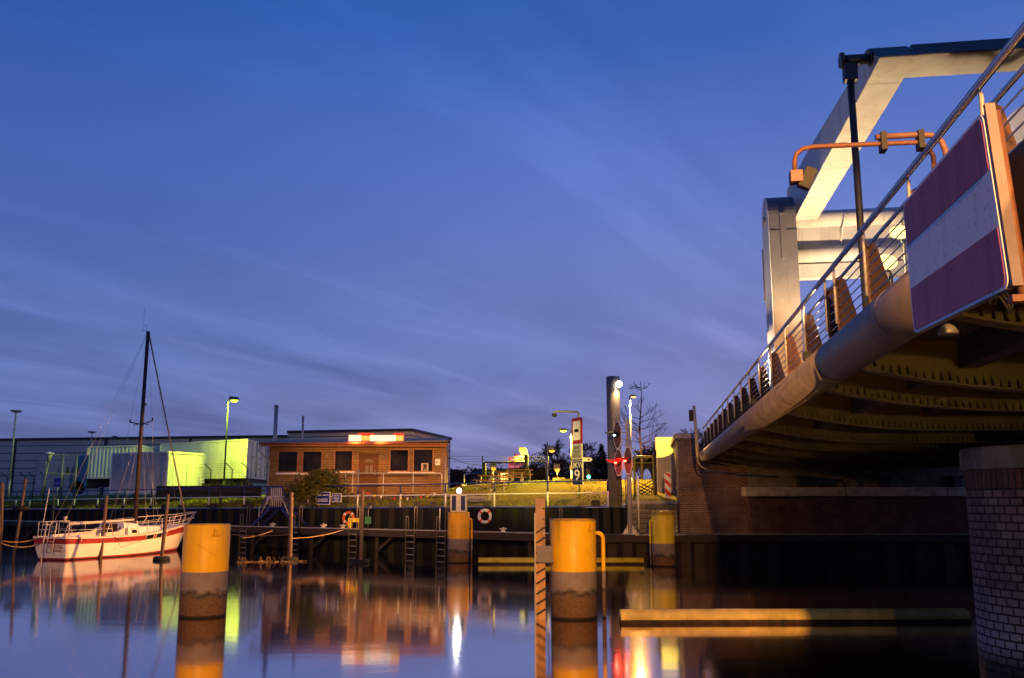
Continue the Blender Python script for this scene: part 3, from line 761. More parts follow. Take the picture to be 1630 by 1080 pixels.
mb = MB(); mb.tube([(3.3,20.35,7.92),(6.5,20.35,7.92)], .22, 24); mb.build('cross_tube', M['white_steel'], po)
mb = MB(); mb.box(3.3, 6.4, 20.30, 20.42, 8.14, 8.56)
for a in (4.4, 5.6): mb.prism([(20.0,8.5),(20.30,8.5),(20.30,8.16)], 'x', a, a+.02)
mb.box(3.3, 6.4, 20.2, 20.5, 7.40, 7.70); mb.build('counterweight_panel', M['white_steel'], po)

# lamps on the portal
def bridge_lamp(px, py, s, power, label):
    p = bat(px, py, s=s)
    t = thing('floodlight', label, 'floodlight', (p.x, p.y, p.z), BR)
    mb = MB(); mb.box(p.x-.13, p.x+.13, p.y+.04, p.y+.12, p.z-.09, p.z+.09); mb.tube([(p.x,p.y+.12,p.z),(p.x+.2,p.y+.5,p.z-.1),(p.x+.2,p.y+.5,4.6)], .035, 8); mb.build('housing', M['lamp_grey'], t)
    mb = MB(); mb.ball((p.x, p.y, p.z), .19, .07, .13, 16, 10); mb.build('lens', emat('sodium_lens', (1.0,.60,.16), 4), t)
    w_ = b2w(p.x-.05, p.y-.14, p.z); spot(w_, b2w(-9, 19.5, 0), power, SOD, R(84), .4, .05)
bridge_lamp(1410, 418, 15.6, 1600, 'large bright yellow floodlight on a post below the portal crossbeam')
bridge_lamp(1432, 370, 17.6, 300, 'smaller yellow floodlight just above the larger one before the portal')
# uplights on the deck that wash the beams and posts (behind the edge tube)
def uplight(a, s, ta, ts_, tz, power, size):
    p = b2w(a, s, 4.86 if a > 2.5 else 4.82); spot(p, b2w(ta, ts_, tz), power, (1.0,.68,.37), R(size), .5, .06)
    t = thing('uplight', 'small deck floodlight aimed up at the portal, ' + ('under the near balance beam' if 3 < a < 5 else 'on the edge tube nearest the bridge joint' if s < 15 else 'outside the near post by the railing' if a < 2.5 else 'outside the railing' if a < 3 else 'between the two posts'), 'floodlight', (a, s, 4.7), BR)
    mb = MB(); mb.box(a-.1, a+.1, s-.1, s+.1, 4.70, 4.83)
    if a < 2.5: mb.v = [(a+(v[0]-a)*.5, s+(v[1]-s)*.5, v[2]-.05) for v in mb.v]
    mb.build('housing', M['black_steel'], t)
uplight(3.65, 18.2, 3.65, 17.4, 9, 1700, 120)
uplight(2.40, 20.4, 2.75, 19.8, 7.4, 1000, 90)
uplight(2.44, 14.0, 3.4, 15.4, 8.9, 420, 80)
uplight(5.9, 18.2, 5.6, 20.2, 8.3, 300, 110)

# traffic board of the bridge
sg = thing('waterway_sign', 'big red white red no entry board for boats hanging on the bridge edge', 'sign', (2.12, 6.6, 4.4), BR)
SA = 2.12; c0 = bat(1437, 325, a=SA); c1 = bat(1455, 532, a=SA); c2 = bat(1563, 178, a=SA); c3 = bat(1606, 458, a=SA)
ya, yb = c0.y, c3.y; 
# slightly raked plate through the four corners
def plate(mb, y0, z0f, z1f, y1, a0, a1, n=1): pass
def P_(u, v):
    l = c0.lerp(c1, v); r = c2.lerp(c3, v); return l.lerp(r, u)
def rr(u0, u1, v0, v1, rad, L, H, corners=(1,1,1,1)):
    out = []
    cs_ = [((u0,v0),(1,1),180,corners[0]),((u1,v0),(-1,1),270,corners[1]),((u1,v1),(-1,-1),0,corners[2]),((u0,v1),(1,-1),90,corners[3])]
    for (u, v), (du, dv), a0, on in cs_:
        if not on: out.append((u, v)); continue
        cx, cy = u+du*rad/L, v+dv*rad/H
        for k in range(6):
            a = R(a0+90*k/5); out.append((cx+rad/L*math.cos(a), cy+rad/H*math.sin(a)))
    return out
LL, HH = (c2-c0).length, (c1-c0).length
def face(poly, dn, thick):
    mb = MB(); n = len(poly); vs = []
    for u, v in poly: p = P_(u, v); vs.append((p.x-dn, p.y, p.z))
    for u, v in poly: p = P_(u, v); vs.append((p.x-dn+thick, p.y, p.z))
    mb.add(vs, [tuple(range(n)), tuple(reversed(range(n,2*n)))] + [(i, n+i, n+(i+1)%n, (i+1)%n) for i in range(n)]); return mb
face(rr(0,1,0,1,.07,LL,HH), 0, .05).build('board', M['sign_white'], sg)
m = M['sign_stain'] = mat('sign_stain', (.60,.60,.62), .35, 0, .1, 3)
bd = .022
face(rr(bd/LL*1.2,1-bd/LL*1.2,bd/HH,.335,.055,LL,HH,(1,1,0,0)), .004, .003).build('red_field', M['sign_red'], sg)
face(rr(bd/LL*1.2,1-bd/LL*1.2,.665,1-bd/HH,.055,LL,HH,(0,0,1,1)), .004, .003).build('red_field', M['sign_red'], sg)
mb = MB(); random.seed(3)
for i in range(120):     # bird droppings and dirt runs on the face
    u, v = random.random(), random.random(); p = P_(u, v); h = random.uniform(.008,.035); w_ = random.uniform(.002,.005)
    mb.add([(p.x-.009,p.y-w_,p.z),(p.x-.009,p.y+w_,p.z),(p.x-.009,p.y+w_*.5,p.z-h),(p.x-.009,p.y-w_*.5,p.z-h)], [(0,1,2,3)])
mb.build('dirt_mark', mat('dirt', (.05,.045,.04), .9), sg)
b0, b1 = P_(1, -.03), P_(1, 1.0)
mb = MB(); mb.bar((b0.x+.035,b0.y-.03,b0.z), (b1.x+.035,b1.y-.03,b1.z), .03, .06, (1,0,0)); mb.build('edge_post', mat('post_cream', (.185,.150,.165), .7), sg)
mb = MB(); mb.tube([(b0.x+.085,b0.y-.0,b0.z-.04),(b1.x+.085,b1.y-.0,b1.z-.04)], .026, 12); mb.build('support_tube', M['rust_pipe'], sg)
mb = MB(); mb.tube([(b1.x+.085,b1.y,b1.z-.05),(b1.x+.085,b1.y,b1.z+.02)], .038, 12); mb.box(b1.x-.0,b1.x+.14,b1.y-.04,b1.y+.04,b1.z-.09,b1.z-.05); mb.build('clamp', M['rust_pipe'], sg)
mb = MB()
for v in (.2,.8): p = P_(.5, v); mb.box(p.x+.05, A0, p.y-.03, p.y+.03, p.z-.03, p.z+.03)
mb.build('bracket', M['dark_grey'], sg)
mb = MB()
p = P_(.62, 1.0)
for k in range(3): mb.tube([(p.x+.12+k*.03,p.y,p.z+.02),(p.x+.15+k*.03,p.y-.06,p.z+.12),(p.x+.2+k*.03,p.y-.10,p.z+.02),(p.x+.25,p.y-.05,p.z-.05)], .008, 6)
mb.build('cable', M['rubber'], sg)
for u in (.12, .98):
    p = P_(u, 1.02); mb = MB(); mb.lathe([(.07,0),(.075,.02),(.05,.06),(.02,.08)], 14, (p.x+.18, p.y, p.z-.02)); mb.build('navigation_lamp', M['lamp_grey'], sg)

# lamp arm reaching out over the water
la = thing('bracket_lamp', 'bent rusty pipe arm with a boxed lamp reaching out from the railing', 'lamp arm', (2.6, 8.2, 5.6), BR)
zA = 5.76
mb = MB(); mb.tube([(2.62,8.2,5.45),(2.62,8.2,5.62),(2.585,8.2,5.70),(2.52,8.2,zA),(2.1,8.2,zA+.005),(1.6,8.2,zA+.01),(1.50,8.2,zA-.005),(1.44,8.2,zA-.05),(1.42,8.2,zA-.12),(1.42,8.2,zA-.24)], .022, 12); mb.build('pipe', M['rust_pipe'], la)
mb = MB(); mb.tube([(2.14,8.2,zA+.07),(2.5,8.2,zA+.072),(2.62,8.2,zA+.06),(2.70,8.2,zA+.0),(2.73,8.2,zA-.10),(2.73,8.2,zA-.3)], .027, 12); mb.build('brace_pipe', mat('pink_pipe', (.19,.10,.08), .55, 0, .2, 8), la)
for a in (2.2, 2.52): MB().box(a-.025,a+.025,8.14,8.26,zA-.07,zA+.10).build('clamp', M['black_steel'], la)
mb = MB(); mb.box(1.37,1.48,8.14,8.26,zA-.33,zA-.22); mb.build('junction_box', M['orange_box'], la, bevel=.006)
mb = MB(); mb.bar((1.48,8.2,zA-.38),(1.57,8.2,zA-.20), .11, .09, (0,1,0)); mb.build('lamp_box', M['black_steel'], la, bevel=.006)
# ------------------------------------------------------------------ mooring dolphins
YEL = (.72,.40,.004)
def lean_tube(c, r, top, n=40):
    return [(r,-1.2),(r,top-.02),(r-.015,top)]
def dolphin(px, pyw, r, top, zy, zal, label, yellow, handle=None, seam=True, lug=None):
    p = atz(px, pyw, 0); d = Vector((p.x, p.y, 0)).normalized(); c = p + d*r
    t = thing('mooring_dolphin', label, 'dolphin', (c.x, c.y, 0), local=True, group='yellow mooring dolphins')
    mt = pile_mat('dolphin_paint', zy, zal, yellow)
    mb = MB(); mb.lathe(lean_tube(c, r, top), 56); mb.build('shaft', mt, t)
    mb = MB(); mb.lathe([(r-.03, top-.003),(r-.03, top+.012),(r*.5, top+.02),(.001, top+.022)], 40); mb.build('top_plate', mat('top_plate', tuple(x*.8 for x in yellow), .5, 0, .4, 4), t)
    if seam:
        a0 = math.atan2(-d.y, -d.x)
        for k, z0 in enumerate((top-.05, top-1.75)):
            mb = MB(); mb.tube([((r+.002)*math.cos(a0+1.5-3*i/20), (r+.002)*math.sin(a0+1.5-3*i/20), z0-1.0*(1-i/20)) for i in range(21)], .006, 5)
            mb.build('weld_seam', mt, t)
    if lug is not None:
        a = math.atan2(-d.y, -d.x) + lug; mb = MB()
        q = Vector((math.cos(a), math.sin(a), 0)); mb.bar(q*(r-.01)+Vector((0,0,top-.16)), q*(r+.07)+Vector((0,0,top-.16)), .05, .14); mb.bar(q*(r+.03)+Vector((0,0,top-.22)), q*(r+.11)+Vector((0,0,top-.22)), .10, .03)
        mb.build('lug', mt, t)
    if handle is not None:
        x = r + handle[0]; s = handle[1]; zt = top-handle[2]; hr = handle[3]; mb = MB()
        mb.tube([(s*(r-.03),-.1,zt),(s*(x-.12),-.1,zt)] + [(s*(x-.12+.12*math.sin(R(90)*k/6)), -.1, zt-.12+.12*math.cos(R(90)*k/6)) for k in range(1,7)] + [(s*x,-.1,zt-1),(s*x,-.1,-1.1)], hr, 12)
        mb.build('handrail', mt, t)
    return t, c
d1, c1_ = dolphin(322, 985, .515, 2.03, .99, .50, 'thick yellow dolphin with no handrail standing nearest the sailing boat', YEL, lug=.32)
d2, c2_ = dolphin(914, 988, .515, 2.15, 1.02, .55, 'thick yellow dolphin with a handrail on its right and a ladder post on its left', YEL, handle=(.15,1,.30,.045), lug=.75)
d3, c3_ = dolphin(729.5, 897, .455, 2.06, .98, .45, 'thin yellow dolphin carrying the small lamp house with a white light', (.74,.36,.010), handle=(.10,1,.26,.04), seam=False)
d4, c4_ = dolphin(1057, 903, .455, 2.13, .88, .40, 'thin yellow dolphin close to the brick abutment with a handrail on its left', (.62,.46,.015), handle=(.08,-1,.33,.035))
# ladder post with a bracket at the second dolphin
ld = thing('ladder_post', 'pale wooden fender post with dark slanting shadow bars clamped beside the thick dolphin', 'ladder', (c2_.x-.78, c2_.y-.3, 0), local=True)
mb = MB(); mb.box(-.11,-.08,-.10,.16,-.8,2.30); mb.build('flange', M['grey_steel'], ld)
mb = MB(); mb.box(-.08,.06,-.06,-.02,1.98-.02,2.62); mb.box(.08,.13,-.06,-.02,1.6,2.62); mb.build('upper_board', mat('fender_wood', (.30,.19,.12), .7, 0, .2, 4, stretch=(4,4,.6)), ld)
mb = MB(); mb.box(-.08,.13,-.02,.06,-.8,2.62); mb.build('back_board', mat('fender_lit', (.42,.22,.09), .7, 0, .25, 4, stretch=(4,4,.6)), ld)  # brightened to read as the lit stripes between the shadow bars
for i in range(9): MB().bar((-.07,-.05,.1+i*.22),(.13,-.05,.22+i*.22),.06,.04).build('rung_and_shadow_bar', M['black_steel'], ld)  # black slanting bars stand in for shadow stripes cast on the post
mb = MB(); mb.box(-.06,.30,-.16,.1,1.22,1.58); mb.build('bracket', mat('bracket_grey', (.14,.12,.12), .6, .1), ld, bevel=.008)
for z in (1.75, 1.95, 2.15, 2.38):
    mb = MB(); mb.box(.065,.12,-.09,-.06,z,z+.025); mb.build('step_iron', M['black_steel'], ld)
# lamp house on the third dolphin
lh = thing('lamp_house', 'small grey lamp house with dark glass panes and a white beacon on a yellow dolphin', 'beacon', (c3_.x, c3_.y, 2.08), local=True)
mb = MB(); mb.box(-.33,.33,-.33,.33,0,.05); mb.box(-.36,.36,-.36,.36,.66,.72); 
for x in (-.31,.31):
    for y in (-.31,.31): mb.box(x-.03,x+.03,y-.03,y+.03,.05,.66)
mb.box(-.10,.10,-.32,-.28,.05,.66); mb.build('frame', mat('lamp_house_grey', (.40,.38,.36), .5, .1, .15, 6), lh)
mb = MB(); mb.box(-.28,.28,-.28,.28,.05,.66); mb.build('pane', M['window_dark'], lh)
mb = MB(); mb.tube([(0,0,.72),(0,0,.80)], .05, 10); mb.build('lamp_foot', M['lamp_grey'], lh)
mb = MB(); mb.ball((0,0,.87), .10); mb.build('beacon_light', emat('beacon_white', (.95,1,.92), 60), lh)
point((c3_.x-.05, c3_.y-.28, 3.0), 60, (.95,1,.92), .05)

# floating booms
def boom(p, q, r, label, mcol, mcol2):
    p, q = Vector(p), Vector(q); c = (p+q)/2
    t = thing('floating_boom', label, 'boom', (c.x, c.y, 0), group='floating booms between the piles')
    mb = MB(); mb.tube([p,q], r, 20); mb.build('tube', mcol, t)
    mb = MB(); mb.tube([p+Vector((0,-.02,-r*.75)),q+Vector((0,-.02,-r*.75))], r*.98, 14); mb.build('waterline_growth', mcol2, t)
    return t
growth = mat('boom_growth', (.06,.03,.014), .8, 0, .5, 5, c2=(.012,.009,.007), bump=.4)
p = atz(988, 993, 0); q = atz(1549, 993, 0)
boom((p.x, 20.2, .12), (q.x, 20.35, .12), .165, 'long pale yellow floating boom nearest the camera running to the brick pier', mat('boom_pale', (.72,.52,.13), .5, 0, .25, 2.4, c2=(.45,.32,.07)), growth)
p = atz(763, 896, 0); q = atz(1019, 896, 0)
boom((p.x, 38.0, .12), (q.x, 38.0, .12), .15, 'short yellow floating boom far off beside the quay', mat('boom_yellow', (.60,.46,.03), .5, 0, .2, 3), growth)

# mooring stakes
def stake(tx, ty, bx, by, r, label, ring=False, hz=None):
    b_ = atz(bx, by, 0); k = tx; top = at(tx, ty, b_.y)
    t = thing('mooring_stake', label, 'post', (b_.x, b_.y, 0), group='wooden mooring stakes in the harbour')
    e = (top-b_).normalized(); r *= .8
    mb = MB(); mb.tube([b_-e*1.2, b_+e*.6, b_.lerp(top,.6), top], [r,r*.98,r*.92,r*.85], 10); mb.build('pole', M['wood_pole'], t)
    if ring:
        cpos = b_.lerp(top, hz or .01); mb = MB(); mb.torus((cpos.x,cpos.y,cpos.z+.03), .27, .10, 'z', 24, 8); mb.build('ring_fender', M['rubber'], t)
    return t
stake(3, 768, -2, 893, .14, 'thick mooring stake cut by the left border of the photo')
stake(41, 763, 22, 889, .085, 'leaning mooring stake with a ring high on its shaft left of the boat', True, .62)
stake(86, 789, 80, 866, .10, 'mooring stake standing behind the stern of the sailing boat')
stake(170, 789, 160, 889, .10, 'mooring stake in front of the cabin side of the sailing boat')
stake(268, 787, 257, 892, .10, 'mooring stake with a floating ring in front of the boat bow', True)
stake(351, 785, 349, 868, .10, 'mooring stake half hidden behind the thick yellow dolphin nearest the boat')
stake(464, 784, 461, 893, .125, 'mooring stake with a floating ring in front of the blue quay stairs', True)
stake(577, 780, 574, 897, .10, 'dark mooring stake with a floating ring in front of the clubhouse bushes', True)

# ------------------------------------------------------------------ sailing boat
ps = atz(79, 892.5, 0); pb_ = atz(281, 876, 0)
bd_ = (pb_-ps); LW = bd_.length; brot = math.atan2(bd_.y, bd_.x) - math.pi/2
bt = thing('sailing_boat', 'white sailing yacht with a red stripe moored in the harbour', 'sailing boat', (ps.x, ps.y, 0), brot, local=True)
LD = LW*1.10        # deck length
def hullsec(t):
    """t 0 stern .. 1 bow -> half beam at deck, half beam at waterline, sheer height, y at deck, y at waterline"""
    wdk = 1.32*(1-max(0,(t-.42)/.58)**2.3)*(0.66+.34*min(1,t/.42)**.8)
    wwl = max(.0, 1.12*(1-max(0,(t-.40)/.60)**1.9)*(0.60+.40*min(1,t/.4)))
    sh = .98 - .10*math.sin(math.pi*min(1,t*1.25))*.9 + .36*t**2
    return wdk, wwl, sh, t*LD - .14*(1-t), t*LW + .12*(1-t)
N = 36
def shell(h0, h1, off=0.0):
    """strip of the hull between two relative heights, 0 = waterline, 1 = sheer (negative = below water)"""
    mb = MB(); J = 5; vs = []
    for side in (1, -1):
        base = len(vs)
        for i in range(N+1):
            t = i/N; wd, ww, sh, yd, yw = hullsec(t)
            for j in range(J+1):
                h = h0 + (h1-h0)*j/J
                if h >= 0: f = h**.62; w_ = ww+(wd-ww)*f + off; y = yw+(yd-yw)*h; z = sh*h
                else: w_ = ww*(1+h*.9)+off; y = yw*(1+h*.05)-h*.2*(t<.1); z = sh*h
                vs.append((side*w_, y - off*(0 if t > .02 else 1), z))
        for i in range(N):
            for j in range(J):
                a = base+i*(J+1)+j; q_ = (a, a+1, a+J+2, a+J+1)
                mb.f.append(q_ if side < 0 else tuple(reversed(q_))); mb.sm.append(True)
    M0 = (N+1)*(J+1)
    for j in range(J): mb.f.append((j, j+1, M0+j+1, M0+j)); mb.sm.append(False)     # transom
    mb.v = vs; return mb
shell(0.10, 0.71).build('hull', M['hull_white'], bt)
shell(.71, .95).build('red_stripe', M['boat_red'], bt)
shell(.95, 1.0, .004).build('rubbing_strake', M['hull_white'], bt)
shell(-.5, .03).build('antifouling', M['rubber'], bt)
shell(.03, .10).build('boot_stripe', M['boat_red'], bt)
mb = MB()
for i in range(N):
    a, b_ = hullsec(i/N), hullsec((i+1)/N)
    mb.quad((-a[0],a[3],a[2]-.005),(a[0],a[3],a[2]-.005),(b_[0],b_[3],b_[2]-.005),(-b_[0],b_[3],b_[2]-.005))
mb.build('deck', M['deck_cream'], bt)
mb = MB()                                          # toe rail
for sgn in (1,-1): mb.tube([(sgn*(hullsec(i/N)[0]-.03), hullsec(i/N)[3], hullsec(i/N)[2]+.02) for i in range(N+1)], .022, 6)
mb.build('toe_rail', M['deck_cream'], bt)
# cabin: raised trunk with a higher doghouse aft
def trunk(y0, y1, w0, w1, z0, z1, z2, rake0, rake1, top_in):
    mb = MB()
    v = [(-w0,y0,z0),(w0,y0,z0),(w1,y1,z0),(-w1,y1,z0),(-w0+top_in,y0+rake0,z1),(w0-top_in,y0+rake0,z1),(w1-top_in,y1-rake1,z2),(-w1+top_in,y1-rake1,z2)]
    mb.add(v, [(0,1,5,4),(1,2,6,5),(2,3,7,6),(3,0,4,7)]); n = 6
    for k in range(n):
        def pt_(q, u): 
            a, b_ = (v[4],v[5]) if q == 0 else (v[7],v[6]); p_ = Vector(a).lerp(Vector(b_), u); p_.z += .05*math.sin(math.pi*u); return p_
        mb.quad(pt_(0,k/n), pt_(0,(k+1)/n), pt_(1,(k+1)/n), pt_(1,k/n))
    return mb
trunk(LD*.40, LD*.74, .92, .55, .90, 1.30, 1.28, .02, .45, .12).build('cabin', M['hull_white'], bt, bevel=.02)
trunk(LD*.385, LD*.52, .74, .70, 1.25, 1.50, 1.44, .02, .30, .07).build('doghouse', M['hull_white'], bt, bevel=.015)
mb = MB(); mb.box(-.33,.33,LD*.385-.012,LD*.385+.03,.92,1.46); mb.build('companionway', M['door_brown'], bt)
mb = MB(); mb.box(-.98,.98,LD*.07,LD*.385,.80,.96); mb.build('cockpit_floor', M['deck_cream'], bt)
for sgn in (1,-1):
    mb = MB(); mb.prism([(LD*.08,.88),(LD*.385,.88),(LD*.385,1.30),(LD*.33,1.12),(LD*.08,1.06)], 'x', min(sgn*.66,sgn*.80), max(sgn*.66,sgn*.80)); mb.build('coaming', M['deck_cream'], bt, bevel=.02)
mb = MB(); mb.torus((.52, LD*.385-.015, 1.24), .075, .022, 'y', 20, 8); mb.build('porthole_ring', M['galv'], bt)
mb = MB(); mb.tube([(.52, LD*.385+.0, 1.24),(.52, LD*.385-.012, 1.24)], .07, 16); mb.build('porthole', M['window_dark'], bt)
# windows in the cabin side and in the red stripe
cw_ = [(.43,.475,1.02,1.17)]
for u0, u1, z0, z1 in cw_:
    mb = MB()
    def cs_(y, z): 
        f = (y-LD*.40)/(LD*.34); w0 = .92+(.55-.92)*f; return w0 - .12*(z-.90)/.40 + .006
    y0, y1 = LD*u0, LD*u1
    mb.quad((cs_(y0,z0),y0,z0),(cs_(y1,z0),y1,z0),(cs_(y1,z1),y1-.03,z1),(cs_(y0,z1),y0+.03,z1)); wdw = mb.build('cabin_window', M['window_dark'], bt)
    mb = MB(); P4 = [(cs_(y0-.05,z0-.04)-.002,y0-.05,z0-.04),(cs_(y1+.14,z0-.04)-.002,y1+.14,z0-.04),(cs_(y1+.05,z1+.05)-.002,y1+.05,z1+.05),(cs_(y0,z1+.05)-.002,y0-.02,z1+.05)]
    for a, b_ in zip(P4, P4[1:]+P4[:1]): mb.tube([a,b_], .014, 6)
    mb.build('window_frame', M['deck_cream'], wdw)
def hs(t, h, o): 
    wd, ww, sh, yd, yw = hullsec(t); return (ww+(wd-ww)*h**.62+o, yw+(yd-yw)*h, sh*h)
for t0, t1 in ((.49,.555),(.575,.63),(.65,.678)):
    mb = MB(); mb.quad(hs(t0,.72,.012),hs(t1,.72,.012),hs(t1,.935,.012),hs(t0,.935,.012)); w_ = mb.build('hull_window', M['window_dark'], bt)
    mb = MB(); P4 = [hs(t0,.72,.014),hs(t1,.72,.014),hs(t1,.935,.014),hs(t0,.935,.014)]
    for a, b_ in zip(P4, P4[1:]+P4[:1]): mb.tube([a,b_], .014, 6)
    mb.build('window_frame', M['deck_cream'], w_)
mb = MB(); mb.lathe([(.05,0),(.05,.02),(.02,.03)], 12, (0,0,0)); mb.v = [(cs_(LD*.70,1.08)+v[2], LD*.70+v[1], 1.08+v[0]*1.6) for v in mb.v]; mb.build('oval_port', M['window_dark'], bt)
mb = MB(); mb.box(-.25,.25,LD*.60,LD*.66,1.31,1.37); mb.build('hatch', M['glass_dim'], bt)
# mast, boom, rigging
pm = atz(222, 884, 0); ym = LD*.555
ztop = 10.95
mb = MB(); mb.tube([(0,ym,1.25),(0,ym,ztop)], [.10,.085], 14); mast = mb.build('mast', M['mast_brown'], bt)
mb = MB(); mb.tube([(-.66,ym-.05,6.38),(0,ym,6.25),(.66,ym-.05,6.42)], .030, 8); mb.tube([(-.66,ym-.05,6.38),(-.66,ym-.05,6.52)], .038, 6); mb.tube([(.66,ym-.05,6.42),(.66,ym-.05,6.56)], .038, 6)
for x in (-.4,-.25,.3,.42): mb.ball((x,ym-.03,6.24), .035, n=8, m=5)
mb.build('spreader', M['black_steel'], mast)
mb = MB(); mb.ball((.12,ym,7.25), .08, n=10, m=6); mb.build('steaming_light', M['lamp_grey'], mast)
mb = MB(); mb.tube([(-.02,ym-.02,ztop),(-.32,ym,ztop+.05),(-.34,ym,ztop+.15)], .012, 6); mb.tube([(-.33,ym,ztop+.1),(-.30,ym,ztop+1.25)], .006, 5); mb.tube([(-.12,ym,ztop),(-.12,ym,ztop+.33)], .005, 5); mb.tube([(-.28,ym,ztop+.33),(.06,ym,ztop+.33)], .008, 5)
mb.build('masthead_antenna', M['galv'], mast)
mb = MB(); mb.tube([(0,ym-.1,1.62),(0,LD*.10,1.50)], .055, 10); mb.build('boom', M['deck_cream'], bt)
mb = MB(); mb.tube([(.08,LD*.565,1.30),(.05,LD*.56,1.55)], .06, 8); mb.build('winch', M['deck_cream'], bt)
mb = MB(); mb.tube([(0,ym+.08,ztop-.15),(0,LD*.975,1.55)], .038, 8); mb.build('furled_jib', M['jib_cover'], bt)
mb = MB()
for sgn in (1,-1):
    w_ = hullsec(.54)[0]-.08
    mb.tube([(0,ym,ztop-.05),(sgn*.66,ym-.05,6.5),(sgn*w_,ym-.08,1.0)], .007, 4); mb.tube([(0,ym,6.3),(sgn*w_,ym+.45,1.0)], .007, 4); mb.tube([(0,ym,6.3),(sgn*w_,ym-.55,1.0)], .007, 4)
mb.tube([(0,ym,ztop),(.25,.1,1.0)], .007, 4); mb.tube([(0,ym,ztop),(-.35,.1,1.0)], .007, 4); mb.tube([(.10,ym,ztop),(.10,LD*.9,1.4)], .006, 4)
mb.build('rigging_wire', M['galv'], bt)
# stern and bow rails
def railtube(pts, r=.019): 
    mb = MB(); mb.tube(pts, r, 7); return mb
mb = MB()
for sgn in (1,-1):
    w0, w1 = hullsec(.015)[0]-.08, hullsec(.30)[0]-.07; y0, y1 = .05, LD*.235
    zt = 1.62
    mb.tube([(sgn*.35,y0-.05,.98),(sgn*.35,y0-.05,zt),(sgn*w0,y0+.02,zt),(sgn*w1,y1,zt),(sgn*w1,y1+.25,.95)], .019, 7)
    mb.tube([(sgn*.35,y0-.05,1.28),(sgn*w0,y0+.02,1.28),(sgn*w1,y1+.10,1.28)], .015, 7)
    mb.tube([(sgn*w0,y0+.02,.98),(sgn*w0,y0+.02,zt)], .019, 7); mb.tube([(sgn*w1,y1-.25,.98),(sgn*w1,y1,zt)], .017, 7)
mb.build('stern_rail', M['cream_rail'], bt)
mb = MB(); zf = 1.85
for sgn in (1,-1):
    pts = [(sgn*(hullsec(t)[0]-.06), hullsec(t)[3], zf-.12*(1-t)/.25) for t in (.70,.76,.84,.92)]
    mb.tube([(pts[0][0],pts[0][1]-.12,1.20)] + pts + [(sgn*.22,LD*1.02,zf+.06),(sgn*.06,LD*1.06,zf+.07)], .02, 7)
    mb.tube([(a,b_,c-.30) for a,b_,c in pts] + [(sgn*.18,LD*1.0,zf-.26),(sgn*.05,LD*1.045,zf-.22)], .016, 7)
    for k, t in enumerate((.74,.82,.90)):
        q = hullsec(t); mb.tube([(sgn*(q[0]-.05),q[3]-.12,q[2]),(sgn*(hullsec(t+.03)[0]-.06),hullsec(t+.03)[3],zf-.05)], .018, 7)
    mb.tube([(sgn*.05,LD*.99,1.32),(sgn*.06,LD*1.05,zf+.06)], .018, 7)
mb.tube([(-.06,LD*1.06,zf+.07),(.06,LD*1.06,zf+.07)], .02, 7)
mb.build('bow_rail', M['cream_rail'], bt)
mb = MB()
for sgn in (1,-1):
    for t in (.36,.50,.62): q = hullsec(t); mb.tube([(sgn*(q[0]-.06),q[3],q[2]),(sgn*(q[0]-.06),q[3],q[2]+.62)], .014, 6)
    mb.tube([(sgn*(hullsec(t)[0]-.06), hullsec(t)[3], hullsec(t)[2]+.6) for t in (.25,.36,.50,.62,.70)], .007, 5)
mb.build('guard_rail', M['cream_rail'], bt)
# stern ladder and steering gear
mb = MB()
for x in (.02,.36): mb.tube([(x,-.30,.30),(x,-.22,1.0),(x,-.16,1.52),(x+(.05 if x<.2 else -.05),-.12,1.60)], .019, 7)
for k in range(6): mb.tube([(.02,-.29+.024*k,.38+k*.21),(.36,-.29+.024*k,.38+k*.21)], .016, 6)
mb.build('boarding_ladder', M['cream_rail'], bt)
mb = MB(); mb.tube([(-.12,-.34,-.1),(-.10,-.32,1.0),(-.06,-.25,1.6)], .03, 8); mb.tube([(-.28,-.32,1.0),(-.2,-.3,1.8),(-.05,-.3,3.1)], .016, 6); mb.tube([(-.35,-.3,.98),(-.1,-.3,.98)], .03, 6); mb.tube([(-.3,-.3,1.5),(-.0,-.2,1.52)], .02, 6); mb.build('wind_vane_gear', M['cream_rail'], bt)
mb = MB(); mb.tube([(.55,.1,1.62),(.55,.1,1.78)], .05, 8); mb.tube([(.55,.1,1.78),(.55,.1,1.86)], .075, 8); mb.build('horseshoe_light', M['cream_rail'], bt)
mb = MB(); a = hs(.27,.99,.02); b_ = hs(.40,.62,.10); c_ = hs(.52,.80,.02); d_ = hs(.33,.45,.04); mb.tube([a, Vector(a).lerp(Vector(b_),.5)+Vector((.05,0,-.05)), b_, c_], .009, 5); mb.tube([b_, d_], .008, 5); mb.tube([a,d_], .006, 5); mb.build('fender_line', M['rubber'], bt)
# name on the transom
def trans_rot(): return (R(90)-.15, 0, 0)
nm = mat('name_red', (.30,.05,.045), .5)
text('boat_name', 'Prisma', .30, nm, bt, (.33,-.075,.60), (R(82),0,0), .001, .9)
text('home_port', 'Oldenburg', .15, nm, bt, (.33,-.045,.42), (R(82),0,0), .001, .9)

# reeds and twigs drifting against a stake
db = atz(440, 895, 0); rnd = random.Random(12); mb = MB()
for i in range(60):
    x = db.x + rnd.uniform(-1.5, .9); y = db.y + rnd.gauss(0,.22); a = rnd.uniform(0,6.28); L = rnd.uniform(.1,.45); z1 = rnd.choice((.03,.03,.05,.22))
    mb.tube([(x,y,.0),(x+L*math.cos(a)*.5,y+L*math.sin(a)*.5,.03),(x+L*math.cos(a),y+L*math.sin(a),z1)], .008, 4)
tag(mb.build('driftwood', M['rope'], None, base=(db.x,db.y,0)), 'reeds and twigs drifting on the water left of the stake by the stairs', 'driftwood', kind='stuff')
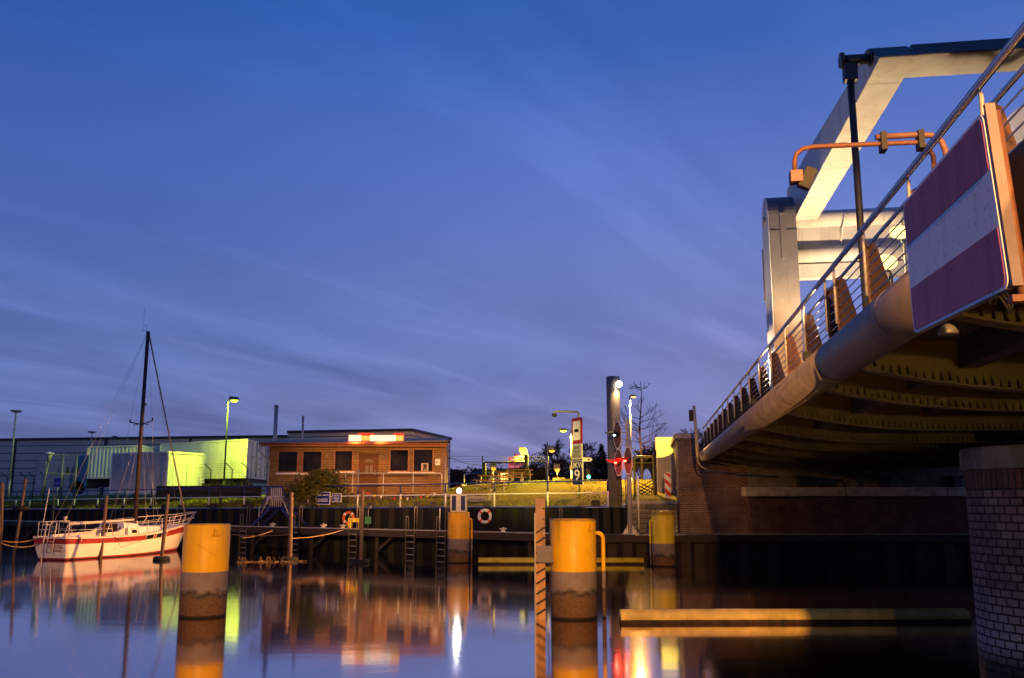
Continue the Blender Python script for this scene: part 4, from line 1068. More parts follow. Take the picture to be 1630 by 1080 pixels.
# mooring ropes
def rope(name, label, p, q, sag, r=.022):
    p, q = Vector(p), Vector(q); n = 14
    t = MB(); t.tube([p.lerp(q, i/n) - Vector((0,0,sag*4*(i/n)*(1-i/n))) for i in range(n+1)], r, 6)
    o = t.build(name, M['rope'], None, base=tuple(p)); return tag(o, label, 'rope', 'yellow mooring ropes')
st = atz(461, 893, 0)
rope('mooring_rope', 'yellow mooring rope hanging low from the stake before the stairs to the left', (st.x,st.y-.1,1.1), at(366, 851, st.y+3), .05)
rope('mooring_rope', 'yellow mooring rope rising from the stake to the jetty cleat on the right', (st.x,st.y-.1,.95), at(546, 844, 44.0), .10)
rope('mooring_rope', 'yellow mooring rope from the ladder hoops to the jetty cleat by the stairs', at(385, 857, 44.5), at(434, 845, 45.5), .06)
rope('mooring_rope', 'mooring rope from the stern of the boat to the thick stake at the left border', (ps.x-.5,ps.y,.7), at(2, 865, 37.5), .15)
rope('mooring_rope', 'thin upper mooring rope from the boat stern to the stake on the left', (ps.x-.6,ps.y+.1,.95), at(4, 861, 38.5), .12)

# ------------------------------------------------------------------ quay furniture
def qpt(px, off=0.0, z=2.2):
    """point on the line parallel to the quay edge at distance off behind it seen at image column px"""
    P = Vector((KX, KY, 0)) + QN*off
    t = along(px, P, QD, z); return P + QD*t
def railing(name, label, pxs, top_z, mid_z, cat='railing', group=None):
    q = [qpt(x, .2) for x in pxs]; m_ = q[len(q)//2]
    t = thing(name, label, cat, (m_.x, m_.y, qz(m_.x)), group=group)
    mb = MB(); mb.tube([(p.x,p.y,qz(p.x)+top_z) for p in q], .032, 8); mb.build('top_rail', M['blue_paint'], t)
    mb = MB(); mb.tube([(p.x,p.y-.01,qz(p.x)+mid_z) for p in q], .026, 8); mb.build('middle_rail', M['white_paint'], t)
    return t, q
t, q = railing('quay_railing', 'long blue and white quay railing on the left by the parked containers', (-40,-8,25,47,92,118,155,197,240,287,332,388,425,461), 1.12, .58)
for p in q:
    mb = MB(); mb.tube([(p.x,p.y,qz(p.x)+.16),(p.x,p.y,qz(p.x)+.62)], .045, 10); a = mb.build('railing_post', M['white_paint'], t)
    mb = MB(); mb.tube([(p.x,p.y,qz(p.x)+.62),(p.x,p.y,qz(p.x)+1.12)], .045, 10); mb.build('blue_top', M['blue_paint'], a)
    mb = MB(); mb.box(p.x-.07,p.x+.07,p.y-.07,p.y+.07,qz(p.x),qz(p.x)+.16); mb.build('foot', M['black_steel'], a)
t, q = railing('quay_railing', 'blue and white quay railing in front of the clubhouse and lawn', (490,569,637,709,787,872,968), 1.06, .55)
for i, p in enumerate(q):
    hi_ = 1.06; 
    mb = MB(); mb.tube([(p.x,p.y,qz(p.x)-.05),(p.x,p.y,qz(p.x)+.62)], .04, 10); a = mb.build('railing_post', M['white_paint'], t)
    mb = MB(); mb.tube([(p.x,p.y,qz(p.x)+.62),(p.x,p.y,qz(p.x)+hi_)], .04, 10); mb.build('blue_top', M['blue_paint'], a)
def flagpole(px, h, label):
    p = qpt(px, .28); o = MB().tube([(p.x,p.y,2.2),(p.x,p.y,2.2+h)], [.04,.03], 8).build('lantern_pole', M['lamp_pole'] if px != 872 else M['blue_paint'], None, base=(p.x,p.y,2.2)); tag(o, label, 'pole')
flagpole(872, 2.9, 'dark blue pole rising above the railing in front of the lawn')
flagpole(707.5, 2.4, 'thin pale pole at the right end of the clubhouse')
flagpole(569, 1.9, 'thin pole rising above the railing in front of the clubhouse door')
# string of pennants
pA, pB = qpt(573, -1.2), qpt(700, .3)
fl = thing('pennant_string', 'string of small coloured pennants in front of the clubhouse door', 'bunting', (pB.x, pB.y, 3))
mb = MB(); PTS = [Vector((pA.x,pA.y,3.02)).lerp(Vector((pB.x,pB.y,3.0)), i/24) - Vector((0,0,.35*4*(i/24)*(1-i/24))) for i in range(25)]
mb.tube(PTS, .006, 4); mb.build('line', M['rope'], fl)
for k, c in enumerate((M['red_paint'], M['yellow_paint'], M['white_paint'], M['blue_paint'])):
    for i in range(2+k*2, 24, 8):
        mb = MB(); p = PTS[i]; mb.add([p, p+Vector((.12,-.04,0)), p+Vector((.06,-.05,-.14))], [(0,1,2)]); mb.build('pennant', c, fl)
# signs on the railing
def tick_line(mb, x0, x1, z, y, h, seed, w=.02):
    rnd = random.Random(seed); x = x0
    while x < x1:
        ww = rnd.uniform(.6,1.3)*w; hh = h*rnd.choice((1,1,1,1.5)); zz = z - (h*.45 if rnd.random() < .18 else 0)
        mb.box(x, min(x+ww,x1), y-.003, y, zz, zz+hh); x += ww*1.55
def railsign(px0, px1, py0, py1, label, lines):
    p, q = qpt(px0, .12), qpt(px1, .12); L = (q-p).length
    z1, z0 = zat((px0+px1)/2, py0, p.x, p.y), zat((px0+px1)/2, py1, p.x, p.y)
    t = thing('notice_sign', label, 'sign', (p.x, p.y, z0), math.atan2(QD.y, QD.x), local=True)
    mb = MB(); mb.box(0,L,-.02,.01,0,z1-z0); mb.build('panel', M['white_paint'], t)
    e = .025; mb = MB(); mb.box(e,L-e,-.024,-.02,e,z1-z0-e); mb.build('blue_field', M['sign_blue'], t)
    mb = MB(); H = z1-z0
    for k, (u0, u1, v) in enumerate(lines): tick_line(mb, u0*L, u1*L, v*H, -.024, H*.065, k+int(px0), .022)
    mb.build('lettering', M['white_paint'], t)
railsign(503, 525, 783.5, 803.5, 'larger blue notice sign with white lettering on the quay railing', [(.08,.92,.72),(.12,.86,.40),(.12,.86,.24)])
railsign(528.5, 543, 786, 799.5, 'smaller blue notice sign with white lettering on the quay railing', [(.10,.90,.72),(.2,.8,.52),(.2,.8,.38),(.25,.75,.24),(.3,.7,.12)])
# stairs from the quay down to the jetty
p = qpt(458, .1); zt = qz(p.x)
sr = math.atan2(QD.y, QD.x)
stt = thing('quay_stairs', 'blue steel double stairs with pale handrails leading from the quay to the jetty', 'stairs', (p.x, p.y, 0), sr, local=True)
mb = MB(); mb.box(-.65,.75,-.95,.3,zt-.02,zt+.05); mb.build('platform', M['blue_paint'], stt)
for sgn in (-1, 1):
    x0 = .05 + sgn*.45; f = None
    mb = MB()
    for y in (-.9,-.2): mb.bar((x0,y,zt-.05),(x0+sgn*1.25,y,JZ), .05, .16)
    f = mb.build('stair_flight', M['blue_paint'], stt)
    mb = MB()
    for k in range(5): xx = x0+sgn*(.18+k*.24); zz = zt-.05-(zt-.05-JZ)*(.18+k*.24)/1.25; mb.box(min(xx,xx+sgn*.2),max(xx,xx+sgn*.2),-.9,-.2,zz-.03,zz)
    mb.build('tread', M['dark_grey'], f)
    mb = MB(); mb.tube([(x0,-.92,zt+1.05),(x0+sgn*.55,-.92,zt+.15),(x0+sgn*.55,-.92,zt-.8)], .03, 8); mb.build('handrail', M['blue_paint'], f)
    mb = MB(); mb.tube([(x0,-.94,zt+.55),(x0+sgn*.6,-.94,zt-.35)], .03, 8); mb.build('knee_rail', M['cream_rail'], f)
mb = MB(); mb.tube([(-.40,-.92,zt+1.05),(.50,-.92,zt+1.05)], .03, 8); mb.build('top_bar', M['blue_paint'], stt)
for k in range(6):
    mb = MB(); x = -.30+k*.15; mb.tube([(x,-.92,zt),(x,-.92,zt+1.02)], .032, 8); mb.build('baluster', M['cream_rail'], stt)
# ladders at the jetty
def ladder(px, label):
    p = qpt(px, -1.85, 1.5)
    t = thing('jetty_ladder', label, 'ladder', (p.x, p.y, JZ), sr, local=True, group='steel ladders on the jetty')
    for x, h in ((-.24,.62),(.24,1.05)):
        mb = MB(); mb.tube([(x,-.05,-1.6),(x,-.05,h-.1)] + [(x, -.05+.09-.09*math.cos(R(180)*k/6), h-.1+.09*math.sin(R(180)*k/6)) for k in range(1,7)] + [(x,.13,h-.5),(x,.13,0)], .024, 8); mb.build('stile', M['ladder_steel'], t)
    for k in range(5): MB().tube([(-.24,-.05,-.25-k*.28),(.24,-.05,-.25-k*.28)], .016, 6).build('rung_and_shadow_bar', M['galv'], t)
for px, l in ((389,'steel jetty ladder nearest the thick dolphin by the boat, rope tied to it'),(472,'steel jetty ladder beside the mooring stake before the stairs'),(563,'steel jetty ladder below the orange lifebuoy'),(654,'steel jetty ladder between the dark stake and the lamp house dolphin'),(703,'steel jetty ladder just left of the lamp house dolphin'),(884,'steel jetty ladder behind the thick dolphin with the handrail')): ladder(px, l)
def cleat(px, label):
    p = qpt(px, -1.7, 1.3); t = MB(); t.box(p.x-.09,p.x+.09,p.y-.06,p.y+.06,JZ,JZ+.07); t.tube([(p.x-.16,p.y,JZ+.13),(p.x+.16,p.y,JZ+.13)], .035, 8); t.tube([(p.x,p.y,JZ+.05),(p.x,p.y,JZ+.2)], .05, 8)
    tag(t.build('mooring_cleat', M['cream_rail'], None, base=(p.x,p.y,JZ)), label, 'cleat', 'mooring cleats on the jetty')
for px, l in ((434,'mooring cleat on the jetty holding a rope left of the stairs'),(515,'empty mooring cleat on the jetty below the notice signs'),(546,'mooring cleat on the jetty holding a rope near the orange lifebuoy'),(801,'pale mooring cleat on the jetty right of the white lifebuoy')): cleat(px, l)
def lifebuoy(px, py, main, band, label):
    p = qpt(px, -.02, 1.9); z = zat(px, py, p.x, p.y)
    t = thing('lifebuoy', label, 'lifebuoy', (p.x, p.y-.06, z), sr*.4, local=True)
    mb = MB(); mb.torus((0,0,0), .27, .075, 'y', 32, 10); mb.build('ring', main, t)
    for k in range(4):
        a = R(45+90*k); mb = MB(); 
        for j in range(4):
            a0, a1 = a-.16+j*.08, a-.08+j*.08
            for i in range(10):
                b0, b1 = 2*math.pi*i/10, 2*math.pi*(i+1)/10
                f = lambda aa, bb: ((.27+.08*math.cos(bb))*math.cos(aa), .08*math.sin(bb), (.27+.08*math.cos(bb))*math.sin(aa))
                mb.quad(f(a0,b0), f(a1,b0), f(a1,b1), f(a0,b1))
        mb.build('band', band, t)
    mb = MB(); mb.box(-.05,.05,.05,.12,.2,.5); mb.build('hook', M['black_steel'], t)
lifebuoy(555.5, 825, M['life_orange'], M['life_white'], 'orange lifebuoy with white bands on the quay wall')
lifebuoy(772, 822, M['life_white'], M['red_paint'], 'white lifebuoy with red bands on the quay wall')
p = qpt(565, -1.4, 1.5)
t = MB(); t.prism([(0,0),(.18,0),(.18,.3),(.5,.3),(.5,0),(.68,0),(.68,.48),(0,.48)], 'y', -.2, .15); t.v = [(v[0]+p.x-.3, v[1]+p.y, v[2]+JZ) for v in t.v]
tag(t.build('step_stool', M['yellow_paint'], None, base=(p.x,p.y,JZ)), 'small yellow step stool standing on the jetty below the orange lifebuoy', 'stool')
def post_sign(px, label):
    p = qpt(px, -.9, 1.6); t = thing('safety_sign', label, 'sign', (p.x,p.y,JZ))
    mb = MB(); mb.tube([(p.x,p.y,JZ),(p.x,p.y,JZ+1.0)], .025, 8); mb.build('post', M['lamp_pole'], t)
    mb = MB(); mb.box(p.x-.14,p.x+.14,p.y-.05,p.y-.03,JZ+.2,JZ+.55); mb.build('panel', mat('safety_green', (.03,.18,.09), .5), t)
    mb = MB(); mb.ball((p.x+.08,p.y,JZ+1.0), .10, n=10, m=6); mb.build('lamp', M['lamp_grey'], t)
post_sign(586, 'short post with a green sign on the jetty right of the dark stake')
for px, l in ((700,'small wall lamp post on the jetty left of the lamp house'),(412,'thin pale rod leaning on the quay wall left of the stairs')):
    p = qpt(px, -.6, 1.6); tag(MB().tube([(p.x,p.y,JZ),(p.x,p.y,JZ+.95)], .022, 8).build('jetty_post', M['white_paint'], None, base=(p.x,p.y,JZ)), l, 'post')
# ------------------------------------------------------------------ clubhouse
BL = at(425, 800, 53.0); BRt = at(709, 790, 53.4)
bang = math.atan2(BRt.y-BL.y, BRt.x-BL.x); BW = math.dist(BL[:2], BRt[:2]); BD = Vector((math.cos(bang), math.sin(bang), 0))
BZ = 2.62
ch = thing('clubhouse', 'low wooden clubhouse with large dark windows and a glowing sign on its roof', 'clubhouse', (BL.x, BL.y, BZ), bang, local=True)
def bx(px, z=4.5): return along(px, BL, BD, z)
def bz(px, py):
    P = BL + BD*bx(px); return zat(px, py, P.x, P.y) - BZ
HT = bz(600, 711)
FLZ = .30
mb = MB()
wins = [(441.5,474.5,717.5,753,'w'),(480.5,513,717.5,753.5,'w'),(531.5,562,716.5,751,'w'),(571,602.5,722,786,'d'),(619.5,651,715,751.5,'w'),(657,690,714.5,752,'w')]
ops = [(bx(a), bx(b_), bz((a+b_)/2, y1), bz((a+b_)/2, y0), k) for a, b_, y0, y1, k in wins]
gl = M['glass_dim'].node_tree.nodes['Principled BSDF']; gl.inputs['Alpha'].default_value = .5
# front wall as panels round the openings
x = 0.0
for (a, b_, z0, z1, k) in ops:
    mb.box(x, a, 0, .16, -.3, HT); mb.box(a, b_, 0, .16, z1, HT)
    if k == 'w': mb.box(a, b_, 0, .16, -.3, z0)
    else: mb.box(a, b_, 0, .16, -.3, z0)
    x = b_
mb.box(x, BW, 0, .16, -.3, HT)
mb.box(0, .16, .16, 4, -.3, HT); mb.box(BW-.16, BW, .16, 4, -.3, HT); mb.box(.16, BW-.16, 3.84, 4, -.3, HT)
mb.build('wall', M['siding_worn'], ch)
mb = MB(); mb.box(.16,BW-.16,.16,3.84,.25,.32); mb.box(.16,BW-.16,3.0,3.1,.32,HT); mb.build('interior', mat('interior', (.10,.075,.055), .8, 0, .4, .9), ch)
for i, (a, b_, z0, z1, k) in enumerate(ops):
    if k == 'w':
        mb = MB(); e = .065
        mb.box(a,b_,-.03,.06,z1-e,z1); mb.box(a,b_,-.03,.06,z0,z0+e); mb.box(a,a+e,-.03,.06,z0+e,z1-e); mb.box(b_-e,b_,-.03,.06,z0+e,z1-e)
        f = mb.build('window', M['frame_brown'], ch)
        mb = MB(); mb.box(a+e,b_-e,.03,.05,z0+e,z1-e); mb.build('pane', M['glass_dim'], f)
        mb = MB(); mb.box(a-.06,b_+.10,-.10,0.0,z0-.09,z0); mb.build('sill', M['white_paint'], f)
    else:
        e = .09; mb = MB(); mb.box(a,b_,-.02,.06,z1-e,z1); mb.box(a,a+e,-.02,.06,z0,z1-e); mb.box(b_-e,b_,-.02,.06,z0,z1-e); mb.box(a+e,b_-e,.02,.07,z0,z1-e)
        d_ = mb.build('door', M['door_brown'], ch); xm = (a+b_)/2; H = z1-z0
        mb = MB()
        for s in (-.16,.10): mb.box(xm+s-.02,xm+s+.15,.005,.02,z0+H*.50,z0+H*.69)
        mb.prism([(xm-.25+.27,z0+H*.77)] + [(xm+.02+.26*math.cos(R(180)*k/10), z0+H*.77+.20*math.sin(R(180)*k/10)) for k in range(11)], 'y', .005, .02)
        mb.build('door_light', mat('frosted_light', (.12,.085,.06), .4), d_)
        mb = MB()
        for k in range(1,4):
            an = R(45*k); mb.bar((xm+.02,.0,z0+H*.77),(xm+.02+.26*math.cos(an),.0,z0+H*.77+.20*math.sin(an)),.02,.015)
        mb.build('fan_bar', M['door_brown'], d_)
        mb = MB(); mb.tube([(b_-.2,-.01,z0+H*.42),(b_-.2,-.06,z0+H*.42),(b_-.2,-.06,z0+H*.58)], .015, 6); mb.build('handle', M['galv'], d_)
# things seen inside the windows: curtains, a lit picture
a = ops[1]; mb = MB(); mb.box(a[0]+.5,a[1]-.1,.5,.55,a[2]-.1,a[3]-.35); mb.build('curtain', mat('curtain', (.16,.14,.12), .9, 0, .3, 3), ch)
a = ops[2]; mb = MB(); mb.box(a[0]+.12,a[0]+.42,.5,.55,a[2],a[3]-.2); mb.build('curtain', mat('curtain2', (.16,.15,.15), .9, 0, .3, 3), ch)
# roof
rz0, rz1 = HT+.12, HT+.42
mb = MB(); OV = .55; n = 68; X0, X1 = -.42, BW+.10
pts = []
for i in range(n*4+1):
    x = X0+(X1-X0)*i/(n*4); pts.append((x, .035*math.sin(2*math.pi*i/4+.4)))
vs = []
for x, h in pts: vs += [(x,-OV,rz0+.12+h+.018*x-.1),(x,4.3,rz1+.30+h+.018*x-.1),(x,-OV,rz0+.06+h+.018*x-.1)]
mb.add(vs, [(3*i,3*i+3,3*i+4,3*i+1) for i in range(n*4)] + [(3*i+2,3*i+5,3*i+3,3*i) for i in range(n*4)])
rf = mb.build('roof', M['roof_tile'], ch)
mb = MB(); mb.prism([(-OV,rz0-.02),(4.2,rz1+.10),(4.2,rz1+.18),(-OV,rz0+.02)], 'x', X0, X1); mb.build('roof_boarding', M['siding'], rf)
mb = MB(); mb.tube([(X0-.05,-OV-.06,rz0+.0),(X1,-OV-.06,rz0+.0)], .07, 10); mb.box(X0,X1,-OV+.0,-OV+.02,rz0-.16,rz0-.02); mb.build('gutter', M['frame_brown'], rf)
mb = MB()
for k in range(16): mb.box(.15+k*(BW-.3)/15-.04, .15+k*(BW-.3)/15+.04, -OV+.04, 0, rz0-.14, rz0-.01)
mb.build('rafter', M['frame_brown'], rf)
mb = MB(); xx = X0+.02; mb.tube([(xx,-OV-.06,rz0-.05),(xx,-OV-.06,rz0-.45),(xx+.45,-.12,rz0-1.0),(xx+.40,-.12,-.3)], .055, 10); mb.build('downpipe', M['galv'], ch)
# notice box and poster
mb = MB(); a, b_ = bx(692.5), bx(700.5); mb.box(a,b_,-.09,0-.002,bz(696,741),bz(696,731)); nb = mb.build('notice_box', M['white_paint'], ch, bevel=.01)
mb = MB(); mb.box(a+.09,a+.15,-.095,-.09,bz(696,737.5),bz(696,735.5)); mb.build('box_lock', M['black_steel'], nb)
a, b_ = bx(670.5), bx(682); pz0, pz1 = bz(676,750), bz(676,737.5)
mb = MB(); mb.box(a,b_,-.004,.026,pz0,pz1); pp = mb.build('poster', mat('poster_white', (.55,.42,.33), .6, 0, .3, 9), ch)
mb = MB(); w_ = b_-a; h_ = pz1-pz0
mb.prism([(a+w_*.22,pz0+.02),(a+w_*.32,pz0+h_*.5),(a+w_*.25,pz0+h_*.8),(a+w_*.5,pz0+h_*.9),(a+w_*.8,pz0+h_*.75),(a+w_*.72,pz0+h_*.4),(a+w_*.85,pz0+.02),(a+w_*.62,pz0+.02),(a+w_*.55,pz0+h_*.4),(a+w_*.45,pz0+.02)], 'y', -.008, -.005); mb.build('picture', M['black_steel'], pp)
# terrace rail and flower boxes in front of the clubhouse
tr = thing('terrace_railing', 'pale tubular railing on the terrace in front of the clubhouse door', 'railing', (BL.x, BL.y, BZ), bang, local=True)
yT = -1.6; PT = BL + Vector((-BD.y, BD.x, 0))*yT
def tx(px): return along(px, PT, BD, 3.6)
tz = lambda px, py: zat(px, py, (PT+BD*tx(px)).x, (PT+BD*tx(px)).y) - BZ
zt_, zm_ = tz(630, 753.5), tz(630, 770.5)
mb = MB(); mb.tube([(tx(547),yT,zt_),(tx(701),yT,zt_),(tx(703),yT,zt_-.08),(tx(703.5),yT,zt_-1.2)], .028, 8); mb.tube([(tx(547),yT,zm_),(tx(703),yT,zm_)], .022, 8); mb.build('rail', M['cream_rail'], tr)
for px in (550,561.5,610,657.5):
    mb = MB(); mb.tube([(tx(px),yT,zt_),(tx(px),yT,zt_-1.2)], .026, 8); mb.build('railing_post', M['cream_rail'], tr)
tb = thing('terrace_wall', 'low timber edging of the flower bed before the clubhouse terrace', 'edging', (BL.x, BL.y, BZ), bang, local=True)
for i in range(22):
    mb = MB(); x = tx(548)+i*.30; h_ = random.uniform(.10,.34); mb.tube([(x,yT-.5,-.4),(x,yT-.5,h_)], .12, 8); mb.build('timber_post', M['wood_pole'], tb)
for i, px in enumerate((640, 650, 664)):
    x = tx(px); mb = MB(); mb.lathe([(.12,-.2),(.20,.28),(.22,.30),(.20,.30)], 14, (x,yT-1.0,0)); o = mb.build('flower_tub', M['conc_dark'], None, base=(BL.x,BL.y,BZ), rot=bang, local=True)
    tag(o, ('round stone flower tub farthest left before the terrace','middle round stone flower tub before the terrace','round stone flower tub farthest right before the terrace')[i], 'flower tub', 'flower tubs before the terrace')
# the roof sign
a, b_ = bx(555), bx(642)
rs = thing('roof_sign', 'overexposed glowing white red and yellow advertising sign on the clubhouse roof', 'lit sign', (BL.x, BL.y, BZ), bang, local=True)
z0, z1 = bz(598, 703.2), bz(598, 693.6)
mb = MB(); mb.box(a-.03,b_+.03,-.32,-.18,z0-.03,z1+.03); mb.build('sign_box', M['red_paint'], rs)
sw, sy, so = emat('sign_glow_white', (1,.86,.55), 1.3), emat('sign_glow_yellow', (1,.70,.12), 1.0), emat('sign_glow_red', (1,.05,.03), 1.4)
xa = lambda px: bx(px)
for p0, p1, m_, e0, e1 in ((555,575,sw,0,0),(575,589,sy,.04,.04),(589,630,sw,0,0),(630,642,sy,.02,.02)):
    mb = MB(); mb.box(xa(p0),xa(p1)-.005,-.345,-.325,z0+e0,z1-e1); mb.build('lit_panel', m_, rs)
for p0, p1 in ((569,594),(626,642.5)):
    mb = MB(); mb.box(xa(p0),xa(p1),-.33,-.322,z1+.031,z1+.12); mb.box(xa(p0),xa(p1),-.33,-.322,z0-.10,z0-.031); mb.build('red_edge', so, rs)
mb = MB()
for px in (562,598,636): mb.box(xa(px)-.03,xa(px)+.03,-.25,-.20,z0-.4,z0-.03)
mb.build('bracket', M['dark_grey'], rs)
for px in (566, 608):      # added unseen spots stand in for the sign's glow on roof and wall
    q = BL + BD*xa(px) + Vector((BD.y, -BD.x, 0))*.95; spot((q.x, q.y, BZ+z0+.15), (q.x+.3, q.y+2.2, BZ+z0-1.9), 150, (1,.34,.08), R(120), .6, .1)
# chimneys behind
def chimney(px, pyt, pyb, Y, r, label):
    p, q = at(px, pyb, Y), at(px, pyt, Y); t = thing('chimney_pipe', label, 'chimney', (p.x,Y,3.0))
    mb = MB(); mb.tube([(p.x,Y,3.0),(p.x,Y,q.z)], r, 14); mb.build('flue', M['galv'], t)
    mb = MB(); mb.tube([(p.x,Y,q.z),(p.x,Y,q.z+.12)], r*1.12, 14); mb.tube([(p.x,Y,q.z-.4),(p.x,Y,q.z-.36)], r*1.15, 14); mb.build('collar', M['galv'], t)
chimney(437.5, 648, 705, 62.5, .135, 'thicker steel chimney pipe left of the clubhouse roof')
chimney(481, 665, 705, 61.5, .075, 'thinner steel chimney pipe above the clubhouse roof')

# shrub before the clubhouse
def foliage(mb, cen, rad, n, size, rnd, lumps=9):
    cen = Vector(cen); L = []
    for i in range(lumps):
        v = Vector((rnd.gauss(0,1),rnd.gauss(0,1),rnd.gauss(0,1))).normalized()
        L.append((Vector((v.x*rad[0],v.y*rad[1],v.z*rad[2]))*rnd.uniform(.35,.72), rnd.uniform(.35,.55)))
    for i in range(n):
        c, f = rnd.choice(L)
        v = Vector((rnd.gauss(0,1),rnd.gauss(0,1),rnd.gauss(0,1))).normalized()*rnd.uniform(.55,1.05)
        p = cen + c + Vector((v.x*rad[0],v.y*rad[1],v.z*rad[2]))*f
        a = Vector((rnd.gauss(0,1),rnd.gauss(0,1),rnd.gauss(0,1)+.4)).normalized(); b_ = a.orthogonal().normalized(); b_ = (Matrix.Rotation(rnd.uniform(0,6.28),3,a) @ b_); c_ = a.cross(b_)
        s = size*rnd.uniform(.6,1.3)
        mb.add([p-b_*s*.5, p+c_*s*.28, p+b_*s*.6, p-c_*s*.28], [(0,1,2,3)])
sh = at(506, 800, 48.7); rnd = random.Random(5)
st_ = thing('shrub', 'dense dark evergreen shrub growing in front of the clubhouse windows', 'shrub', (sh.x, sh.y, gz(sh.x, sh.y)))
mb = MB(); foliage(mb, (sh.x, sh.y, 3.05), (1.75,1.1,1.15), 6500, .13, rnd, 16); foliage(mb, (sh.x+.2, sh.y+.1, 3.6), (1.15,.9,.75), 2600, .13, rnd, 10); mb.build('foliage', M['leaf'], st_)
mb = MB()
for i in range(7): mb.tube([(sh.x+.1*i-.3, sh.y, 2.2),(sh.x+(i-3)*.3, sh.y+.1*(i%3), 3.3)], [.04,.015], 5)
mb.build('stem', M['bark'], st_)

# ------------------------------------------------------------------ yard on the left
GY = 2.98
def vplane(mb, p, q, z0, z1): mb.quad((p[0],p[1],z0),(q[0],q[1],z0),(q[0],q[1],z1),(p[0],p[1],z1))
def cornbox(name, label, cat, pxs, pys, Yc, YL, YR, zb, mside, mend, ribs=(False,True), rp=.07):
    """a box seen by its near vertical edge at px1 (depth Yc): left face runs to px0 (depth YL), right face to px2 (depth YR)"""
    c = at(pxs[1], pys[0], Yc); l = at(pxs[0], pys[0], YL); r = at(pxs[2], pys[0], YR); zt = c.z
    t = thing(name, label, cat, (c.x, c.y, zb)); C = Vector((c.x,c.y,0)); L_ = Vector((l.x,l.y,0)); R_ = Vector((r.x,r.y,0)); B_ = L_+R_-C
    def wall(p, q, nm, m_, rib):
        mb = MB(); d = (q-p); n_ = Vector((d.y,-d.x,0)).normalized()
        if rib:
            k = max(6, int(d.length/rp)); prof = (0,0,1,1)
            pts = [p+d*(i/k) - n_*(.035*prof[i%4]) for i in range(k+1)]
        else: pts = [p, q]
        vs = []
        for v in pts: vs += [(v.x,v.y,zb),(v.x,v.y,zt)]
        mb.add(vs, [(2*i,2*i+2,2*i+3,2*i+1) for i in range(len(pts)-1)]); return mb.build(nm, m_, t)
    wall(L_, C, 'side_wall', mside, ribs[0]); e = wall(C, R_, 'end_wall', mend, ribs[1]); wall(R_, B_, 'side_wall', mside, False); wall(B_, L_, 'end_wall', mend, False)
    mb = MB(); mb.quad((C.x,C.y,zt-.02),(R_.x,R_.y,zt-.02),(B_.x,B_.y,zt-.02),(L_.x,L_.y,zt-.02)); mb.build('roof', mend, t)
    mb = MB()
    for p, q in ((L_,C),(C,R_)):
        for z in (zb+.06, zt-.05): mb.bar((p.x,p.y,z),(q.x,q.y,z),.10,.12)
    for p in (L_,C,R_): mb.box(p.x-.06,p.x+.06,p.y-.06,p.y+.06,zb+.12,zt-.11)
    mb.build('corner_frame', mend, t)
    return t, C, L_, R_, zt, e
t, C, L_, R_, zt, e = cornbox('container', 'grey site container with a pale lit end and a door in front of the lorries', 'container', (180,268.5,326), (718.8,), 60, 62.6, 63.2, 2.98, M['container_grey'], M['trailer_white'])
d = R_-C; n_ = Vector((d.y,-d.x,0)).normalized(); p, q = C+d*.52+n_*.03, C+d*.93+n_*.03
mb = MB(); mb.add([(p.x,p.y,3.02),(q.x,q.y,3.02),(q.x,q.y,4.75),(p.x,p.y,4.75)],[(0,1,2,3)])
for a, b_, z0, z1 in ((p,p,3.02,4.78),(q,q,3.02,4.78)): mb.bar((a.x,a.y,z0),(b_.x,b_.y,z1),.04,.06)
mb.bar((p.x,p.y,4.77),(q.x,q.y,4.77),.05,.06); mb.build('door', M['trailer_white'], t)
# swap body trailer
t, C, L_, R_, zt, e = cornbox('lorry_trailer', 'large white box trailer lit yellow green by the yard lamp beside the clubhouse', 'trailer', (257,393.5,424), (699.2,), 64, 69.5, 69.8, 4.05, M['trailer_white'], M['trailer_white'], ribs=(False,False))
d = R_-C; n_ = Vector((d.y,-d.x,0)).normalized()
for k in (.03,.25,.48,.52,.75,.97):
    p = C+d*k+n_*.03; mb = MB(); mb.tube([(p.x,p.y,4.1),(p.x,p.y,zt-.05)], .025, 6); mb.build('lock_rod', M['galv'], t)
mb = MB(); p0 = C+d*.30+n_*.05; rz_ = math.atan2(d.y,d.x)
for k, (u, zz, w_) in enumerate(((.28,5.55,.30),(.62,5.55,.30),(.62,5.1,.22),(.62,4.75,.30))):
    p = C+d*u+n_*.04; q = p+d.normalized()*w_; mb.bar((p.x,p.y,zz),(q.x,q.y,zz),.01,.10)
mb.build('lettering', mat('lettering_blue', (.05,.09,.2), .6), t)
mb = MB()
for u in (.12,.35,.6,.85):
    p = L_.lerp(C, u); mb.bar((p.x,p.y+.3,3.0),(p.x,p.y+.3,4.05),.12,.12)
p, q = L_.lerp(C,.02), C; mb.bar((p.x,p.y+.4,3.75),(q.x,q.y+.4,3.75),.25,.5); p2 = R_; mb.bar((q.x,q.y+.3,3.9),(p2.x,p2.y,3.9),.3,.25); mb.build('chassis', M['black_steel'], t)
for u in (.50,.66,.82):
    p = L_.lerp(C,u); mb = MB(); dd = (C-L_).normalized(); nn = Vector((dd.y,-dd.x,0)); mb.tube([p+Vector((0,0,3.5))-nn*.05, p+Vector((0,0,3.5))-nn*.35], .50, 20, sm=False); mb.build('wheel', M['rubber'], t)
